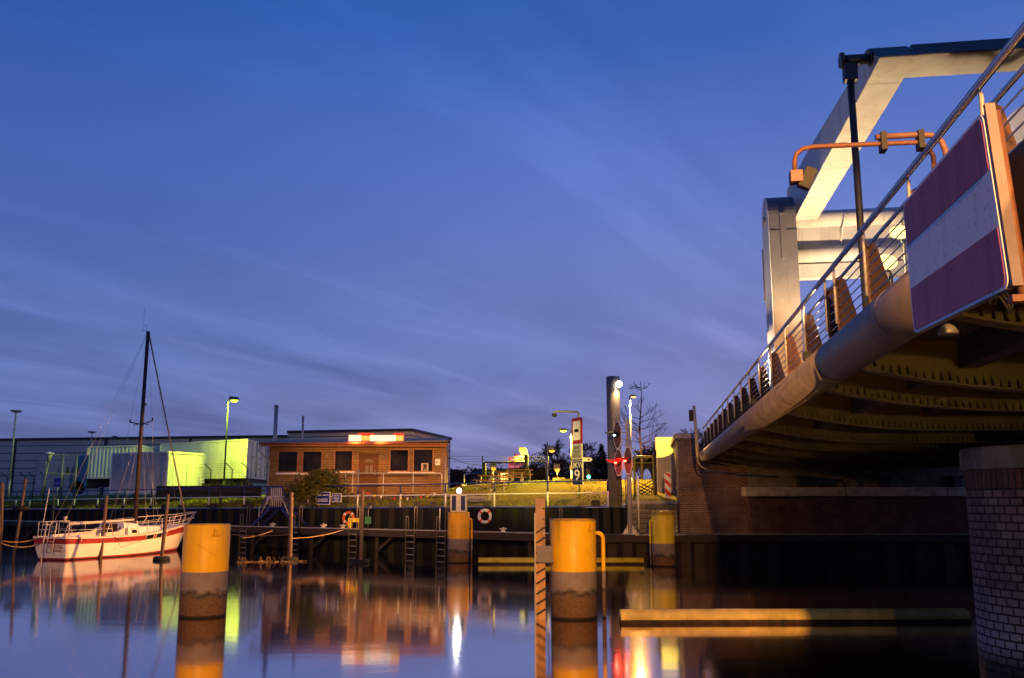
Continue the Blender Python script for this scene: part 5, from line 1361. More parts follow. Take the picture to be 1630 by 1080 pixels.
for i, (u, w_, h_) in enumerate(((.40,.9,.5),(.62,.8,.62),(.92,.7,.45))):
    p = at((336,352,388)[i], 770, 62.0); mb = MB()
    for k in range(4): mb.box(p.x-.5,p.x+.5,p.y-.4,p.y+.4,3.0+k*.16,3.0+k*.16+.03); mb.box(p.x-.5,p.x-.4,p.y-.4,p.y+.4,3.03+k*.16,3.16+k*.16); mb.box(p.x+.4,p.x+.5,p.y-.4,p.y+.4,3.03+k*.16,3.16+k*.16); mb.box(p.x-.05,p.x+.05,p.y-.4,p.y+.4,3.03+k*.16,3.16+k*.16)
    tag(mb.build('pallet_stack', M['wood_dark'], None, base=(p.x,p.y,3)), ('stack of wooden pallets right beside the container door','stack of wooden pallets just left of the lamp post','stack of wooden pallets under the rear of the big trailer')[i], 'pallets', 'pallet stacks in the yard')
mb = MB(); p, q = at(250, 786, 58.5), at(415, 786, 57.2); mb.bar((p.x,p.y,3.05),(q.x,q.y,3.05),.25,.75)
tag(mb.build('timber_wall', M['wood_dark'], None, base=((p.x+q.x)/2,(p.y+q.y)/2,2.7)), 'low dark timber wall along the yard below the trailer', 'wall')
# lorry with blue cab
t, C, L_, R_, zt, e = cornbox('lorry', 'lorry with dark blue cab and white corrugated box body', 'lorry', (141,226,262), (709,), 67, 68.6, 73.5, 4.1, M['trailer_white'], M['trailer_white'], ribs=(True,False), rp=.085)
cl, cr_ = at(117, 735, 68.9), at(142, 727, 68.5); cz = at(130, 726.5, 68.6).z
mb = MB(); x0, x1, y0 = cl.x, cr_.x-.05, 68.4
mb.prism([(x0,3.4),(x1,3.4),(x1,cz+.1),(x0+.45,cz),(x0+.12,cz-.9),(x0,cz-1.7)], 'y', y0, y0+2.3); cab = mb.build('cab', M['truck_blue'], t, bevel=.08)
mb = MB(); mb.box(x0+.22,x0+.72,y0-.012,y0,cz-1.35,cz-.72); mb.build('side_window', M['window_dark'], cab)
mb = MB(); mb.box(x0-.16,x0-.04,y0-.2,y0,cz-1.3,cz-.8); mb.build('mirror', M['black_steel'], cab)
for x in (x0+.65, C.x-.9, C.x-2.2):
    mb = MB(); mb.tube([(x,y0,3.45),(x,y0+.3,3.45)], .5, 20, sm=False); mb.build('wheel', M['rubber'], t)
mb = MB(); mb.box(x0+.1, C.x, y0+.2, y0+.9, 3.5, 4.08); mb.build('chassis', M['black_steel'], t)

# warehouses
def warehouse(px0, px1, pyt, Y0, Y1, dep, label):
    p, q = at(px0, pyt, Y0), at(px1, pyt, Y1); zt = q.z; t = thing('warehouse', label, 'warehouse', (q.x, q.y, 3.0))
    d = Vector((q.x-p.x,q.y-p.y,0)); n_ = Vector((-d.y,d.x,0)).normalized()*dep; P2, Q2 = Vector((p.x,p.y,0)), Vector((q.x,q.y,0))
    mb = MB()
    for a, b_ in ((P2,Q2),(Q2,Q2+n_),(Q2+n_,P2+n_),(P2+n_,P2)): vplane(mb, a, b_, 2.5, zt)
    mb.build('wall', M['metal_siding'], t)
    mb = MB(); mb.add([(P2.x,P2.y,zt),(Q2.x,Q2.y,zt),((Q2+n_).x,(Q2+n_).y,zt),((P2+n_).x,(P2+n_).y,zt)], [(0,1,2,3)]); mb.bar((P2.x,P2.y-.05,zt+.02),(Q2.x,Q2.y-.05,zt+.02),.3,.28); q3 = Q2+n_; mb.bar((Q2.x+.05,Q2.y,zt+.02),(q3.x+.05,q3.y,zt+.02),.3,.28); mb.build('roof', M['dark_grey'], t)
    return t, P2, Q2, zt
t, p, q, zt = warehouse(-260, 458, 695, 116, 106, 40, 'long grey flat roofed warehouse behind the lorries')
mb = MB()
for k in (.30,.42,.62,.80,.9): a = p.lerp(q, k); mb.box(a.x-.15,a.x+.15,a.y-.12,a.y-.02,3,zt)
mb.build('downpipe', M['dark_grey'], t)
for k in (.36,.5,.55):
    a = p.lerp(q, k); mb = MB(); mb.box(a.x-1.4,a.x+1.4,a.y-.2,a.y-.05,3,7.2); mb.build('roller_door', M['container_grey'], t)
warehouse(458, 655, 685, 96, 93, 14, 'taller grey warehouse block rising right behind the clubhouse roof')

# yard fence with cranked posts
fpx = (-60,-25,10,38,52,70,99,159,213,290,334,368,393)
fq = [qpt(x, 6.2, 3.2) for x in fpx]
yf = thing('yard_fence', 'tall wire mesh fence on cranked dark posts in front of the lorries', 'fence', (fq[6].x, fq[6].y, 2.9))
for p in fq:
    b_ = gz(p.x, p.y); mb = MB(); mb.tube([(p.x,p.y,b_-.2),(p.x,p.y,b_+1.95),(p.x-.38,p.y-.22,b_+2.35)], .035, 8); mb.build('fence_post', M['black_steel'], yf)
mb = MB()
for k in range(9):
    z = .15 + k*.225; mb.tube([(p.x,p.y-.03,gz(p.x,p.y)+z) for p in fq], .006, 4)
for k in range(3): mb.tube([(p.x-.14-.11*k,p.y-.08-.06*k,gz(p.x,p.y)+2.08+.12*k) for p in fq], .007, 4)
a, b_ = fq[0], fq[-1]; L = (b_-a).length
for i in range(int(L/.30)):
    p = a.lerp(b_, i*.30/L); mb.tube([(p.x,p.y-.03,gz(p.x,p.y)+.1),(p.x,p.y-.03,gz(p.x,p.y)+1.95)], .004, 3, cap=False)
mb.build('wire_mesh', M['dark_grey'], yf)
# gate frame
yg = thing('yard_gate', 'tall grey steel gate frame with mesh left of the blue lorry cab', 'gate', at(98, 790, 66.0)[:2] + (2.9,) if False else (at(98,790,66.0).x, 66, 2.9))
g0, g1, g2 = at(75, 720, 65.0), at(101, 723, 66.2), at(123, 724, 67.2)
for p in (g0,g1,g2):
    mb = MB(); mb.tube([(p.x,p.y,2.8),(p.x,p.y,p.z)], .08, 10); mb.build('gate_post', M['lamp_pole'], yg)
mb = MB()
for a, b_ in ((g0,g1),(g1,g2)):
    for u in (0,.5,1): z0 = 3.1; mb.tube([(a.x,a.y,z0+(a.z-z0-.1)*u),(b_.x,b_.y,z0+(b_.z-z0-.1)*u)], .035, 6)
    for i in range(1,9): p = a.lerp(b_, i/9); mb.tube([(p.x,p.y,3.1),(p.x,p.y,p.z-.1)], .008, 4)
mb.build('gate_leaf', M['lamp_pole'], yg)
p = at(92.5, 768, 59.0)
t = thing('notice_board', 'small purple blue notice sign on a short post left of the lorry', 'sign', (p.x, 59, 2.8))
mb = MB(); mb.tube([(p.x,59,2.7),(p.x,59,p.z)], .03, 8); mb.build('post', M['lamp_pole'], t)
mb = MB(); mb.box(p.x-.21,p.x+.21,58.93,58.965,p.z-.28,p.z+.26); pn = mb.build('panel', mat('sign_purple', (.04,.04,.30), .5), t)
mb = MB(); tick_line(mb, p.x-.15, p.x+.15, p.z-.02, 58.93, .035, 4, .022); tick_line(mb, p.x-.15, p.x+.15, p.z-.12, 58.93, .035, 5, .022); mb.build('lettering', M['white_paint'], pn)

# ------------------------------------------------------------------ lamps
def lamp(px, pyt, Y, zb, side, label, color=None, radiance=0, power=0, r=.055, arm=.45, head=(.42,.16), pole='lamp_pole', lcol=None):
    """street lamp whose luminous head is at (px, pyt)"""
    h = at(px, pyt, Y); x0 = h.x - side*arm
    t = thing('street_lamp', label, 'street lamp', (x0, Y, zb))
    mb = MB(); mb.tube([(x0,Y,zb-.2),(x0,Y,zb+.9)], r*1.35, 10); mb.tube([(x0,Y,zb+.9),(x0,Y,h.z+.05)], [r,r*.7], 10)
    if arm > .3: mb.tube([(x0,Y,h.z+.03),(x0+side*arm*.5,Y,h.z+.10)], r*.6, 8)
    mb.build('pole', M[pole], t)
    mb = MB(); mb.prism([(h.x-head[0]*.62,h.z+.02),(h.x+head[0]*.5,h.z+.02),(h.x+head[0]*.4,h.z+head[1]*.8),(h.x-head[0]*.5,h.z+head[1])], 'y', Y-.13, Y+.13); hd = mb.build('lamp_head', M['lamp_grey'], t, bevel=.02)
    mb = MB(); mb.ball((h.x, Y, h.z-.0), head[0]*.42, .13, head[1]*.62, 14, 8)
    mb.build('lens', emat('lamp_lens', color, radiance) if color else M['glass_dim'], t)
    if power: spot((h.x, Y-.16, h.z-.2), (h.x, Y-.2, h.z-5), power, lcol or color, R(160), .16, .08)
    return t
MERC = (.80, 1.0, .06); MERCV = (.86,1.0,.18)
lamp(373, 637.5, 60.5, 2.9, 1, 'tall yard lamp glowing yellow green above the white trailer', (.75,1,.08), 2.4, 0, .06, .40, (.62,.26), 'net_green')
hp = at(373, 637.5, 60.5); spot((hp.x-.1, 60.1, hp.z-.15), (hp.x-4.0, 63.0, 3.5), 4200, (.78,1.0,.03), R(140), .4, .08)
lamp(833, 720, 75, 3.85, -1, 'bright yellow green lamp above the steel goal frame', (.95,1,.12), 2.4, 22000, .06, .30, (.62,.42), lcol=(1,.72,.03))
lamp(897, 686, 72, 3.85, -1, 'tall yellow green lamp standing just left of the tall sign mast', (.80,1,.10), 2.4, 48000, .075, .62, (.62,.22), lcol=(1,.74,.04))
SODV = (1,.50,.14)
lamp(878.5, 717.5, 88, 3.85, 1, 'orange street lamp left of the yellow green lamp, taller than its neighbours', (1,.40,.045), 2.1, 7000, .06, .40, (.66,.34))
lamp(887, 747, 95, 3.85, 0.01, 'short orange street lamp just right of the taller orange one behind the lawn', (1,.40,.045), 2.1, 4000, .05, .02, (.64,.60))
lamp(911.5, 747, 92, 3.85, -1, 'orange street lamp shining beside the blue channel sign', (1,.40,.045), 2.1, 4000, .04, .2, (.5,.46))
lamp(785.5, 745, 100, 3.85, 0.01, 'orange street lamp seen through the steel goal frame', (1,.40,.045), 2.1, 4000, .05, .02, (.64,.60))
lamp(1008.5, 632, 52, 2.9, 1, 'tall orange street lamp behind the signal mast', (1,.48,.10), 2.2, 10000, .05, .22, (.36,.12))
lamp(739, 773.5, 80, 3.85, 0.01, 'low warm lamp above the beacon near the picnic tables', (1,.6,.2), 2.2, 400, .04, .02, (.40,.24))
lamp(707.5, 742.5, 58, 3.2, 0.01, 'tiny green lamp at the corner of the clubhouse', MERCV, 4, 2, .03, .02, (.12,.12))
lamp(27, 656, 64, 3.0, .5, 'tall unlit street lamp at the far left behind the fence', None, 0, 0, .075, .12, (.75,.14), 'galv')
lamp(147, 689, 90, 3.0, .5, 'unlit flat headed lamp rising above the warehouse near the lorry', None, 0, 0, .06, .05, (.75,.14), 'galv')
lamp(183, 696, 99, 3.0, .5, 'small unlit lamp on the warehouse, left one of a close pair', None, 0, 0, .06, .05, (.45,.14), 'galv')
lamp(200, 698, 99, 3.0, .5, 'small unlit lamp on the warehouse, right one of a close pair', None, 0, 0, .06, .05, (.65,.14), 'galv')
p = at(78, 728, 61); t = thing('globe_lamp', 'unlit post top lamp with a pale bowl and flat hat left of the lorry', 'street lamp', (p.x-.3, 61, 2.9))
mb = MB(); mb.tube([(p.x-.32,61,2.8),(p.x,61,p.z-.3)], .065, 10); mb.build('pole', M['lamp_pole'], t)
mb = MB(); mb.lathe([(.09,-.32),(.21,.16),(.21,.2)], 18, (p.x,61,p.z)); mb.build('bowl', mat('bowl', (.50,.52,.46), .5), t)
mb = MB(); mb.lathe([(.34,.2),(.32,.24),(.12,.34),(.01,.36)], 18, (p.x,61,p.z)); mb.build('hat', M['white_paint'], t)
# the tall tube with a floodlight at its top
tp = at(979.5, 805, 41.0); tt = at(979, 600, 41.0)
t = thing('tube_mast', 'very tall dark steel tube with a bright white floodlight near its top', 'mast', (tp.x, 41.0, 2.2))
mb = MB(); mb.lathe([(.305,1.2),(.305,tt.z-.03),(.28,tt.z)], 40, (tp.x,41.0,0)); mb.build('tube', mat('tube_paint', (.16,.145,.135), .38, .2, .15, 3, bump=.04), t)
lp = at(985.5, 612, 40.6)
mb = MB(); mb.box(lp.x-.10,lp.x+.10,lp.y+.03,lp.y+.12,lp.z-.10,lp.z+.12); mb.build('housing', M['lamp_grey'], t)
mb = MB(); mb.ball(lp, .13, .07, .15, 16, 10); mb.build('lens', emat('flood_white', (1,.90,.70), 40), t)
spot((lp.x-.30, lp.y-.16, lp.z-.1), (-18, 42.3, 0.9), 52000, (1,.43,.115), R(36), .6, .06)
spot((lp.x+.1, lp.y-.10, lp.z-.12), (lp.x-.4, lp.y+.3, 3), 260, (1,.60,.24), R(120), .6, .06)
spot((lp.x+.15, lp.y+.2, lp.z-.1), (7.45, 47.5, 5.9), 9500, (1,.80,.10), R(17), .03, .02)  # added unseen spot; its hard cone edge draws the lit patch on the wall

# ------------------------------------------------------------------ masts and signs on the right
# signal mast
sp = at(1003, 845, 39.3); smx = sp.x
t = thing('signal_mast', 'grey signal mast with three hooded boards, two red lights and one white', 'signal', (smx, 39.3, LZ))
ztp = at(999, 668, 39.3).z
mb = MB(); mb.tube([(smx,39.3,LZ),(smx,39.3,ztp)], .105, 16); mb.build('pole', M['galv'], t)
mb = MB(); mb.prism([(smx-.32,LZ),(smx+.32,LZ),(smx+.09,LZ+.42),(smx-.09,LZ+.42)], 'y', 39.25, 39.35); mb.box(smx-.35,smx+.35,38.95,39.65,LZ,LZ+.03); mb.build('foot', M['galv'], t)
mb = MB(); mb.tube([(smx-.16,39.22,LZ+.2),(smx-.16,39.22,LZ+2.4)], .02, 6); mb.build('conduit', M['rubber'], t)
def head(px0, px1, py0, py1, y, lit, rad):
    a, b_ = at(px0, (py0+py1)/2, y), at(px1, (py0+py1)/2, y); cx = (a.x+b_.x)/2; z0, z1 = at(px0,py1,y).z, at(px0,py0,y).z; cz = (z0+z1)/2; H = z1-z0
    W = .52; turn = R(-57)                    # the boards face down the river to the left
    hd_ = lambda u, v, d: (cx + u*math.cos(turn) + d*math.sin(turn), y + u*math.sin(turn) - d*math.cos(turn), cz + v)
    oct_ = [(-.20,-.5),(.20,-.5),(.5,-.22),(.5,.22),(.20,.5),(-.20,.5),(-.5,.22),(-.5,-.22)]
    def slab(sc, d0, d1):
        mb = MB(); n = 8; vs = [hd_(u*W*sc, v*H*(1-(1-sc)*.6), d0) for u, v in oct_] + [hd_(u*W*sc, v*H*(1-(1-sc)*.6), d1) for u, v in oct_]
        mb.add(vs, [tuple(range(n)), tuple(reversed(range(n,2*n)))] + [(i,n+i,n+(i+1)%n,(i+1)%n) for i in range(n)]); return mb
    bo = slab(1, 0, .03).build('backing_board', M['white_paint'], t)
    slab(.86, .031, .035).build('board_face', mat('board_brown', (.16,.075,.045), .45), bo)
    mb = MB(); mb.tube([hd_(0,0,-.06), hd_(0,0,.16)], .125, 14); mb.build('lamp_body', M['black_steel'], bo)
    n = 10; vs = []; L_ = .62
    for i in range(n+1):
        an = R(-10) + R(200)*i/n; vs += [hd_(.13*math.cos(an), .02+.13*math.sin(an), .1), hd_(.11*math.cos(an), .03+.075*math.sin(an), .1+L_*(.55+.45*max(0,math.sin(an))))]
    mb = MB(); mb.add(vs, [(2*i,2*i+2,2*i+3,2*i+1) for i in range(n)], True); mb.build('hood', M['red_paint'] if lit == 'r' else M['black_steel'], bo)
    mb = MB(); q = hd_(0,-.01,.20); mb.ball(q, .055 if lit == 'r' else .045, n=10, m=6); mb.build('lamp_lens', emat('signal_red', (1,.03,.015), rad) if lit == 'r' else emat('signal_white', (.8,1,.9), rad), bo)
    mb = MB(); mb.bar(hd_(0,.12,-.02), (smx,39.3,cz+.12), .05, .05); mb.build('bracket', M['galv'], bo)
    if lit == 'r': point(hd_(0,-.02,.34), 8, (1,.05,.03), .04)
head(977, 990, 671, 715, 39.05, 'w', 9)
head(979, 992, 715, 758, 39.25, 'r', 45)
head(992, 1009, 711, 756, 38.95, 'r', 45)
# sign mast with the channel board
sp2 = at(920, 800, 44.2); sx_ = at(921.5, 730, 44.2).x
t = thing('sign_mast', 'sign mast with red framed board, grey text plate and blue channel 9 board', 'sign mast', (sx_, 44.2, gz(sx_,44.2)))
zt = at(922, 656, 44.2).z
mb = MB(); mb.tube([(sx_,44.2,2.3),(sx_,44.2,zt-.06),(sx_-.05,44.2,zt),(at(884,655,44.2).x,44.2,zt+.02),(at(881.5,655,44.2).x,44.2,zt-.04),(at(881.5,655,44.2).x,44.2,zt-.16)], .05, 10); mb.build('pole', M['lamp_pole'], t)
q = at(882.5, 661, 44.2); mb = MB(); mb.ball(q, .13, .13, .10, 12, 8); mb.build('camera_dome', M['dark_grey'], t)
mb = MB(); mb.prism([(sx_-.25,2.25),(sx_+.25,2.25),(sx_+.08,2.6),(sx_-.08,2.6)], 'y', 44.15, 44.25); mb.build('foot', M['lamp_pole'], t)
tu = R(-62)
def mastsign(px0, px1, py0, py1, layers, name):
    y = 44.05; a, b_ = at(px0,(py0+py1)/2,y), at(px1,(py0+py1)/2,y); z0, z1 = at(px0,py1,y).z, at(px0,py0,y).z
    W = (b_.x-a.x)/math.cos(tu)*.98; cx = (a.x+b_.x)/2; H = z1-z0; first = None
    for (u0,u1,v0,v1,m_,nm,d) in layers:
        f = lambda u, v, dd: (cx + (u-.5)*W*math.cos(tu) + dd*math.sin(tu), y + (u-.5)*W*math.sin(tu) - dd*math.cos(tu), z0+v*H)
        mb = MB(); vs = [f(u0,v0,d),f(u1,v0,d),f(u1,v1,d),f(u0,v1,d),f(u0,v0,d-.012),f(u1,v0,d-.012),f(u1,v1,d-.012),f(u0,v1,d-.012)]
        if d < .01: vs[4:] = [f(u0,v0,-.05),f(u1,v0,-.05),f(u1,v1,-.05),f(u0,v1,-.05)]
        mb.add(vs, [(0,1,2,3),(7,6,5,4),(0,4,5,1),(1,5,6,2),(2,6,7,3),(3,7,4,0)]); o = mb.build(nm, m_, first or t); first = first or o
    return first, f, W, H
sgnred = mat('mast_red', (.34,.02,.03), .45)
mastsign(910.7,925,665.5,706.5, [(0,1,0,1,sgnred,'red_board',0),(.14,.86,.13,.87,M['sign_white'],'white_field',.014),(.30,.70,.44,.56,M['black_steel'],'black_mark',.028)], 'a')
o, f, W, H = mastsign(911.2,925.4,707.6,731, [(0,1,0,1,M['white_paint'],'text_plate',0),(.04,.96,.05,.95,M['sign_grey'],'grey_field',.014)], 'b')
rot_s = (R(90), 0, tu)
for bd__, v, sz in (('bei',.78,.24),('Rot',.5,.24),('427-63',.2,.20)):
    text('lettering', bd__, sz, M['black_steel'], o, f(.5,v,.018), rot_s, .003, 1.5 if len(bd__) < 4 else 1.25)
o, f, W, H = mastsign(911.7,926.4,733.5,772.5, [(0,1,0,1,M['white_paint'],'channel_board',0),(.04,.96,.025,.975,M['sign_navy'],'blue_field',.014)], 'c')
text('lettering', 'UKW', .40, M['sign_white'], o, f(.5,.80,.018), rot_s, .003, 1.15)
text('lettering', '9', .72, M['sign_white'], o, f(.5,.38,.018), rot_s, .003, 1.5)
a, b_ = at(926.5,732,44.1), at(943,732,44.1); zl, zh = at(930,735,44.1).z, at(930,728.8,44.1).z
mb = MB(); mb.prism([(a.x,zl),(b_.x-.08,zl),(b_.x,(zl+zh)/2),(b_.x-.08,zh),(a.x,zh)], 'y', 44.08, 44.1); ar = mb.build('arrow_sign', M['white_paint'], t)
mb = MB(); mb.box(b_.x-.24,b_.x-.14,44.07,44.08,zl+.06,zh-.06); mb.build('arrow_mark', M['black_steel'], ar)
# gate fence near the retaining wall
gx0, gx1 = at(1010,760,46), at(1041,760,46); gzt = at(1030, 727.5, 46).z
t = thing('green_gate', 'yellow green steel fence panel between the signal mast and the concrete wall', 'fence', (gx0.x, 46, 2.4))
mb = MB(); mb.tube([(gx0.x,46,2.3),(gx0.x,46,gzt-.1),(gx0.x+.1,46,gzt),(gx1.x-.1,46,gzt),(gx1.x,46,gzt-.1),(gx1.x,46,2.3)], .06, 8); mb.tube([(gx0.x,46,gzt-.3),(gx1.x,46,gzt-.3)], .03, 6); mb.tube([(gx0.x,46,2.75),(gx1.x,46,2.75)], .04, 6); mb.build('frame', mat('gate_yellow', (.30,.30,.03), .5), t)
mb = MB()
for i in range(1,12): x = gx0.x+(gx1.x-gx0.x)*i/12; mb.tube([(x,46,2.5),(x,46,gzt-.3)], .011, 4)
mb.build('mesh_bar', M['gate_green'], t)
mb = MB()
for i in range(4): mb.bar((gx0.x+.1,45.9,2.5+.2*i),(gx1.x-.05,45.9,3.1+.15*i),.04,.05); mb.bar((gx1.x-.1,45.86,2.5+.2*i),(gx0.x+.1,45.86,3.0+.15*i),.04,.05)
mb.build('brace', M['black_steel'], t)
for px, l in ((1043.5,'dark steel post right of the green gate'),):
    p = at(px, 770, 45.6); tag(MB().box(p.x-.05,p.x+.07,45.55,45.67,2.3,at(px,717,45.6).z).build('gate_post', M['black_steel'], None, base=(p.x,45.6,2.3)), l, 'post')
# striped barrier board and cone
p = at(1063, 786, 43.6); q = at(1058, 752, 43.6)
t = thing('barrier_board', 'red and white diagonally striped barrier board leaning by the brick wall', 'barrier', (p.x, 43.6, 2.55))
z0, z1 = 2.62, q.z; x0, x1 = at(1058,770,43.6).x, at(1067.5,770,43.6).x; w_ = x1-x0
mb = MB(); mb.box(x0,x1,43.6,43.63,z0,z1); mb.build('board', M['white_paint'], t)
mb = MB(); 
for k in range(3):
    zc_ = z0 + (z1-z0)*(.16+k*.36); hh = .20
    pl = [(x0,zc_+.12),(x1,zc_-.14),(x1,zc_-.14+hh),(x0,zc_+.12+hh)]
    pl = [(a_, min(z1,max(z0,b2_))) for a_, b2_ in pl]; mb.prism(pl, 'y', 43.59, 43.597)
mb.build('stripe', M['red_paint'], t)
mb = MB(); mb.box(x0-.12,x1+.05,43.45,43.8,2.50,2.62); mb.build('foot', M['rubber'], t)
p = at(1062, 786, 43.35); t = thing('traffic_cone', 'small red and white traffic cone before the striped barrier board', 'traffic cone', (p.x,43.35,2.5))
mb = MB(); mb.box(p.x-.12,p.x+.12,43.23,43.47,2.5,2.53); mb.lathe([(.09,2.53),(.065,2.66)], 14, (p.x,43.35,0)); mb.lathe([(.045,2.76),(.02,2.92)], 14, (p.x,43.35,0)); mb.build('cone', M['red_paint'], t)
mb = MB(); mb.lathe([(.066,2.66),(.046,2.76)], 14, (p.x,43.35,0)); mb.build('white_band', M['white_paint'], t)
# thin bright post and cable pole beside the bridge end
p = at(1016, 800, 41.1); tag(MB().tube([(p.x,41.1,1.3),(p.x,41.1,at(1016,758,41.1).z)], .035, 8).build('white_post', M['white_paint'], None, base=(p.x,41.1,1.3)), 'thin pale post before the concrete block wall', 'post')
p = bat(1107, 700, a=2.05)
t = thing('cable_pole', 'pale cable pole with a small signal box at the far end of the bridge', 'pole', (2.05, p.y, 4.4), BR)
q0, q1 = bat(1111, 727, s=38.5), bat(1104.5, 646, s=38.5)
mb = MB(); mb.tube([q0, q1], [.075,.06], 10); mb.build('pole', mat('pole_cream', (.52,.42,.28), .5), t)
mb = MB(); c_ = bat(1103, 661, s=38.62); mb.box(c_.x-.16,c_.x+.10,c_.y,c_.y+.12,c_.z-.25,c_.z+.22); mb.build('signal_box', M['black_steel'], t)
mb = MB(); pts = [q0, bat(1111.5,735,s=38.5), bat(1116,743,s=38.3), bat(1126,748.5,s=38), bat(1142,752,s=37.5), bat(1180,756,s=36.5), bat(1240,760,s=35)]; mb.tube(pts, .035, 8); mb.build('cable', mat('cable_olive', (.14,.12,.06), .6), t)

# ------------------------------------------------------------------ the lawn: tables, goal frame
def table(px, py, Y, rot, label, k):
    p = at(px, py, Y); z = gz(p.x, Y); t = thing('picnic_table', label, 'picnic table', (p.x, Y, z), rot, local=True, group='picnic tables on the lawn')
    mb = MB(); 
    for i in range(5): mb.box(-.95,.95,-.37+i*.15,-.37+i*.15+.135,.72,.76)
    mb.build('table_top', M['table_wood'], t)
    for y in (-.75,.75):
        mb = MB(); mb.box(-.95,.95,y-.14,y-.005,.42,.46); mb.box(-.95,.95,y+.005,y+.14,.42,.46); mb.build('bench', M['table_wood'], t)
    for x in (-.75,.75):
        mb = MB(); mb.tube([(x,-.75,.42),(x,-.75,0)], .025, 6); mb.tube([(x,.75,.42),(x,.75,0)], .025, 6); mb.tube([(x,-.85,.40),(x,.85,.40)], .022, 6); mb.tube([(x,-.3,.72),(x,-.3,0)], .025, 6); mb.tube([(x,.3,.72),(x,.3,0)], .025, 6); mb.build('leg', M['galv'], t)
for i, (px, py, Y, r_, l) in enumerate(((757,777,46.2,-.08,'picnic table nearest the beacon and the quay railing'),(780,773,51.5,.05,'picnic table second nearest the quay, behind the railing post'),(786,767,56,-.05,'picnic table in the middle of the group beneath the goal frame'),(812,769,58.5,.1,'picnic table right of the middle one on the lawn'),(826,765,63,0,'picnic table farthest right on the lawn by the lamp'),(799,763,66,.1,'picnic table farthest back on the lawn'))): table(px, py, Y, r_, l, i)
gp0, gp1 = at(771, 775, 63), at(838, 775, 63); zt = at(800, 736.5, 63).z; zm = at(800, 750, 63).z
t = thing('goal_frame', 'dark steel goal frame with netting behind the picnic tables', 'goal frame', (gp0.x, 63, 3.85))
for x, z_, r_ in ((gp0.x,zt,.11),(gp1.x,at(838,724,63).z,.13),(at(769.5,726,63).x-.05,at(769,726,63).z,.045)):
    mb = MB(); mb.tube([(x,63,3.6),(x,63,z_)], r_, 8); mb.build('post', M['net_green'], t)
mb = MB(); mb.tube([(gp0.x,63,zt),(gp1.x,63,zt)], .06, 6); mb.tube([(gp0.x,63,zm),(gp1.x,63,zm)], .045, 6); mb.build('crossbar', M['net_green'], t)
mb = MB()
for i in range(1,18): x = gp0.x+(gp1.x-gp0.x)*i/18; mb.tube([(x,63.02,3.9),(x,63.02,zt)], .010, 4, cap=False)
for i in range(1,6): z_ = 3.9+(zt-3.9)*i/6; mb.tube([(gp0.x,63.02,z_),(gp1.x,63.02,z_)], .008, 4, cap=False)
mb.build('net', M['net_green'], t)
# overhead wires between poles
wr = thing('overhead_wire', 'thin overhead wires spanning behind the lawn', 'wires', (0, 70, 8))
for k, py in enumerate((727.5,731.5,735)):
    a, b_ = at(708, py, 75), at(870, py-.5, 75); MB().tube([a,b_], .012, 3).build('wire', M['black_steel'], wr)
a, b_, c_, d__ = at(710,727,56), at(740,737,62), at(771,742,63), at(868,714.5,60)
mb = MB(); mb.tube([a, a.lerp(c_,.5)-Vector((0,0,.12)), c_, at(838,731,62.8), d__], .018, 4); mb.build('wire', M['black_steel'], wr)
p = at(868.5, 745, 60); tag(MB().tube([(p.x,60,3.6),(p.x,60,d__.z+.1)], .035, 6).build('wire_pole', M['black_steel'], None, base=(p.x,60,3.6)), 'thin pole carrying the overhead wire near the dark blue pole', 'pole')

# ------------------------------------------------------------------ town and trees behind
def house(px, pyb, w, Y, zt_py, zw, rotz, label, wall=None, depth=11, wins=()):
    p = at(px, 770, Y); ze, za = zw, at(px, zt_py, Y).z
    t = thing('house', label, 'house', (p.x, Y, 3.5), rotz, local=True); ze -= 3.5; za -= 3.5
    mb = MB(); mb.prism([(-w/2,-1),(w/2,-1),(w/2,ze),(0,za),(-w/2,ze)], 'y', 0, depth); mb.build('wall', wall or M['house_wall'], t)
    mb = MB()
    for sgn in (1,-1):
        vs = [(sgn*(w/2+.5),-.5,ze-.6),(0,-.5,za+.25),(0,depth+.5,za+.25),(sgn*(w/2+.5),depth+.5,ze-.6)]
        vs2 = [(x,y,z+.3) for x,y,z in vs]; mb.add(vs+vs2, [(0,1,2,3),(7,6,5,4),(0,4,5,1),(1,5,6,2),(2,6,7,3),(3,7,4,0)])
    mb.build('roof', M['house_roof'], t)
    for x, z, s in wins:
        mb = MB(); mb.box(x-s*.5,x+s*.5,-.08,-.003,z-s*.6,z+s*.6); f = mb.build('window', M['white_paint'], t)
        mb = MB(); mb.box(x-s*.38,x+s*.38,-.12,-.081,z-s*.5,z+s*.5); mb.build('pane', M['window_dark'], f)
    return t
house(757, 768, 8.5, 290, 747, 7.2, .05, 'gabled house with a dark roof behind the picnic tables', wins=((0,6.0,1.0),(-1.8,3.5,1.0),(1.8,3.5,1.0)))
house(728, 768, 13, 300, 750, 8.6, 1.35, 'dark roofed house left of the gabled one behind the lawn', depth=16)
house(858, 768, 12, 180, 750, 7.5, 1.2, 'dark house behind the lawn lit by orange lamps', depth=12)
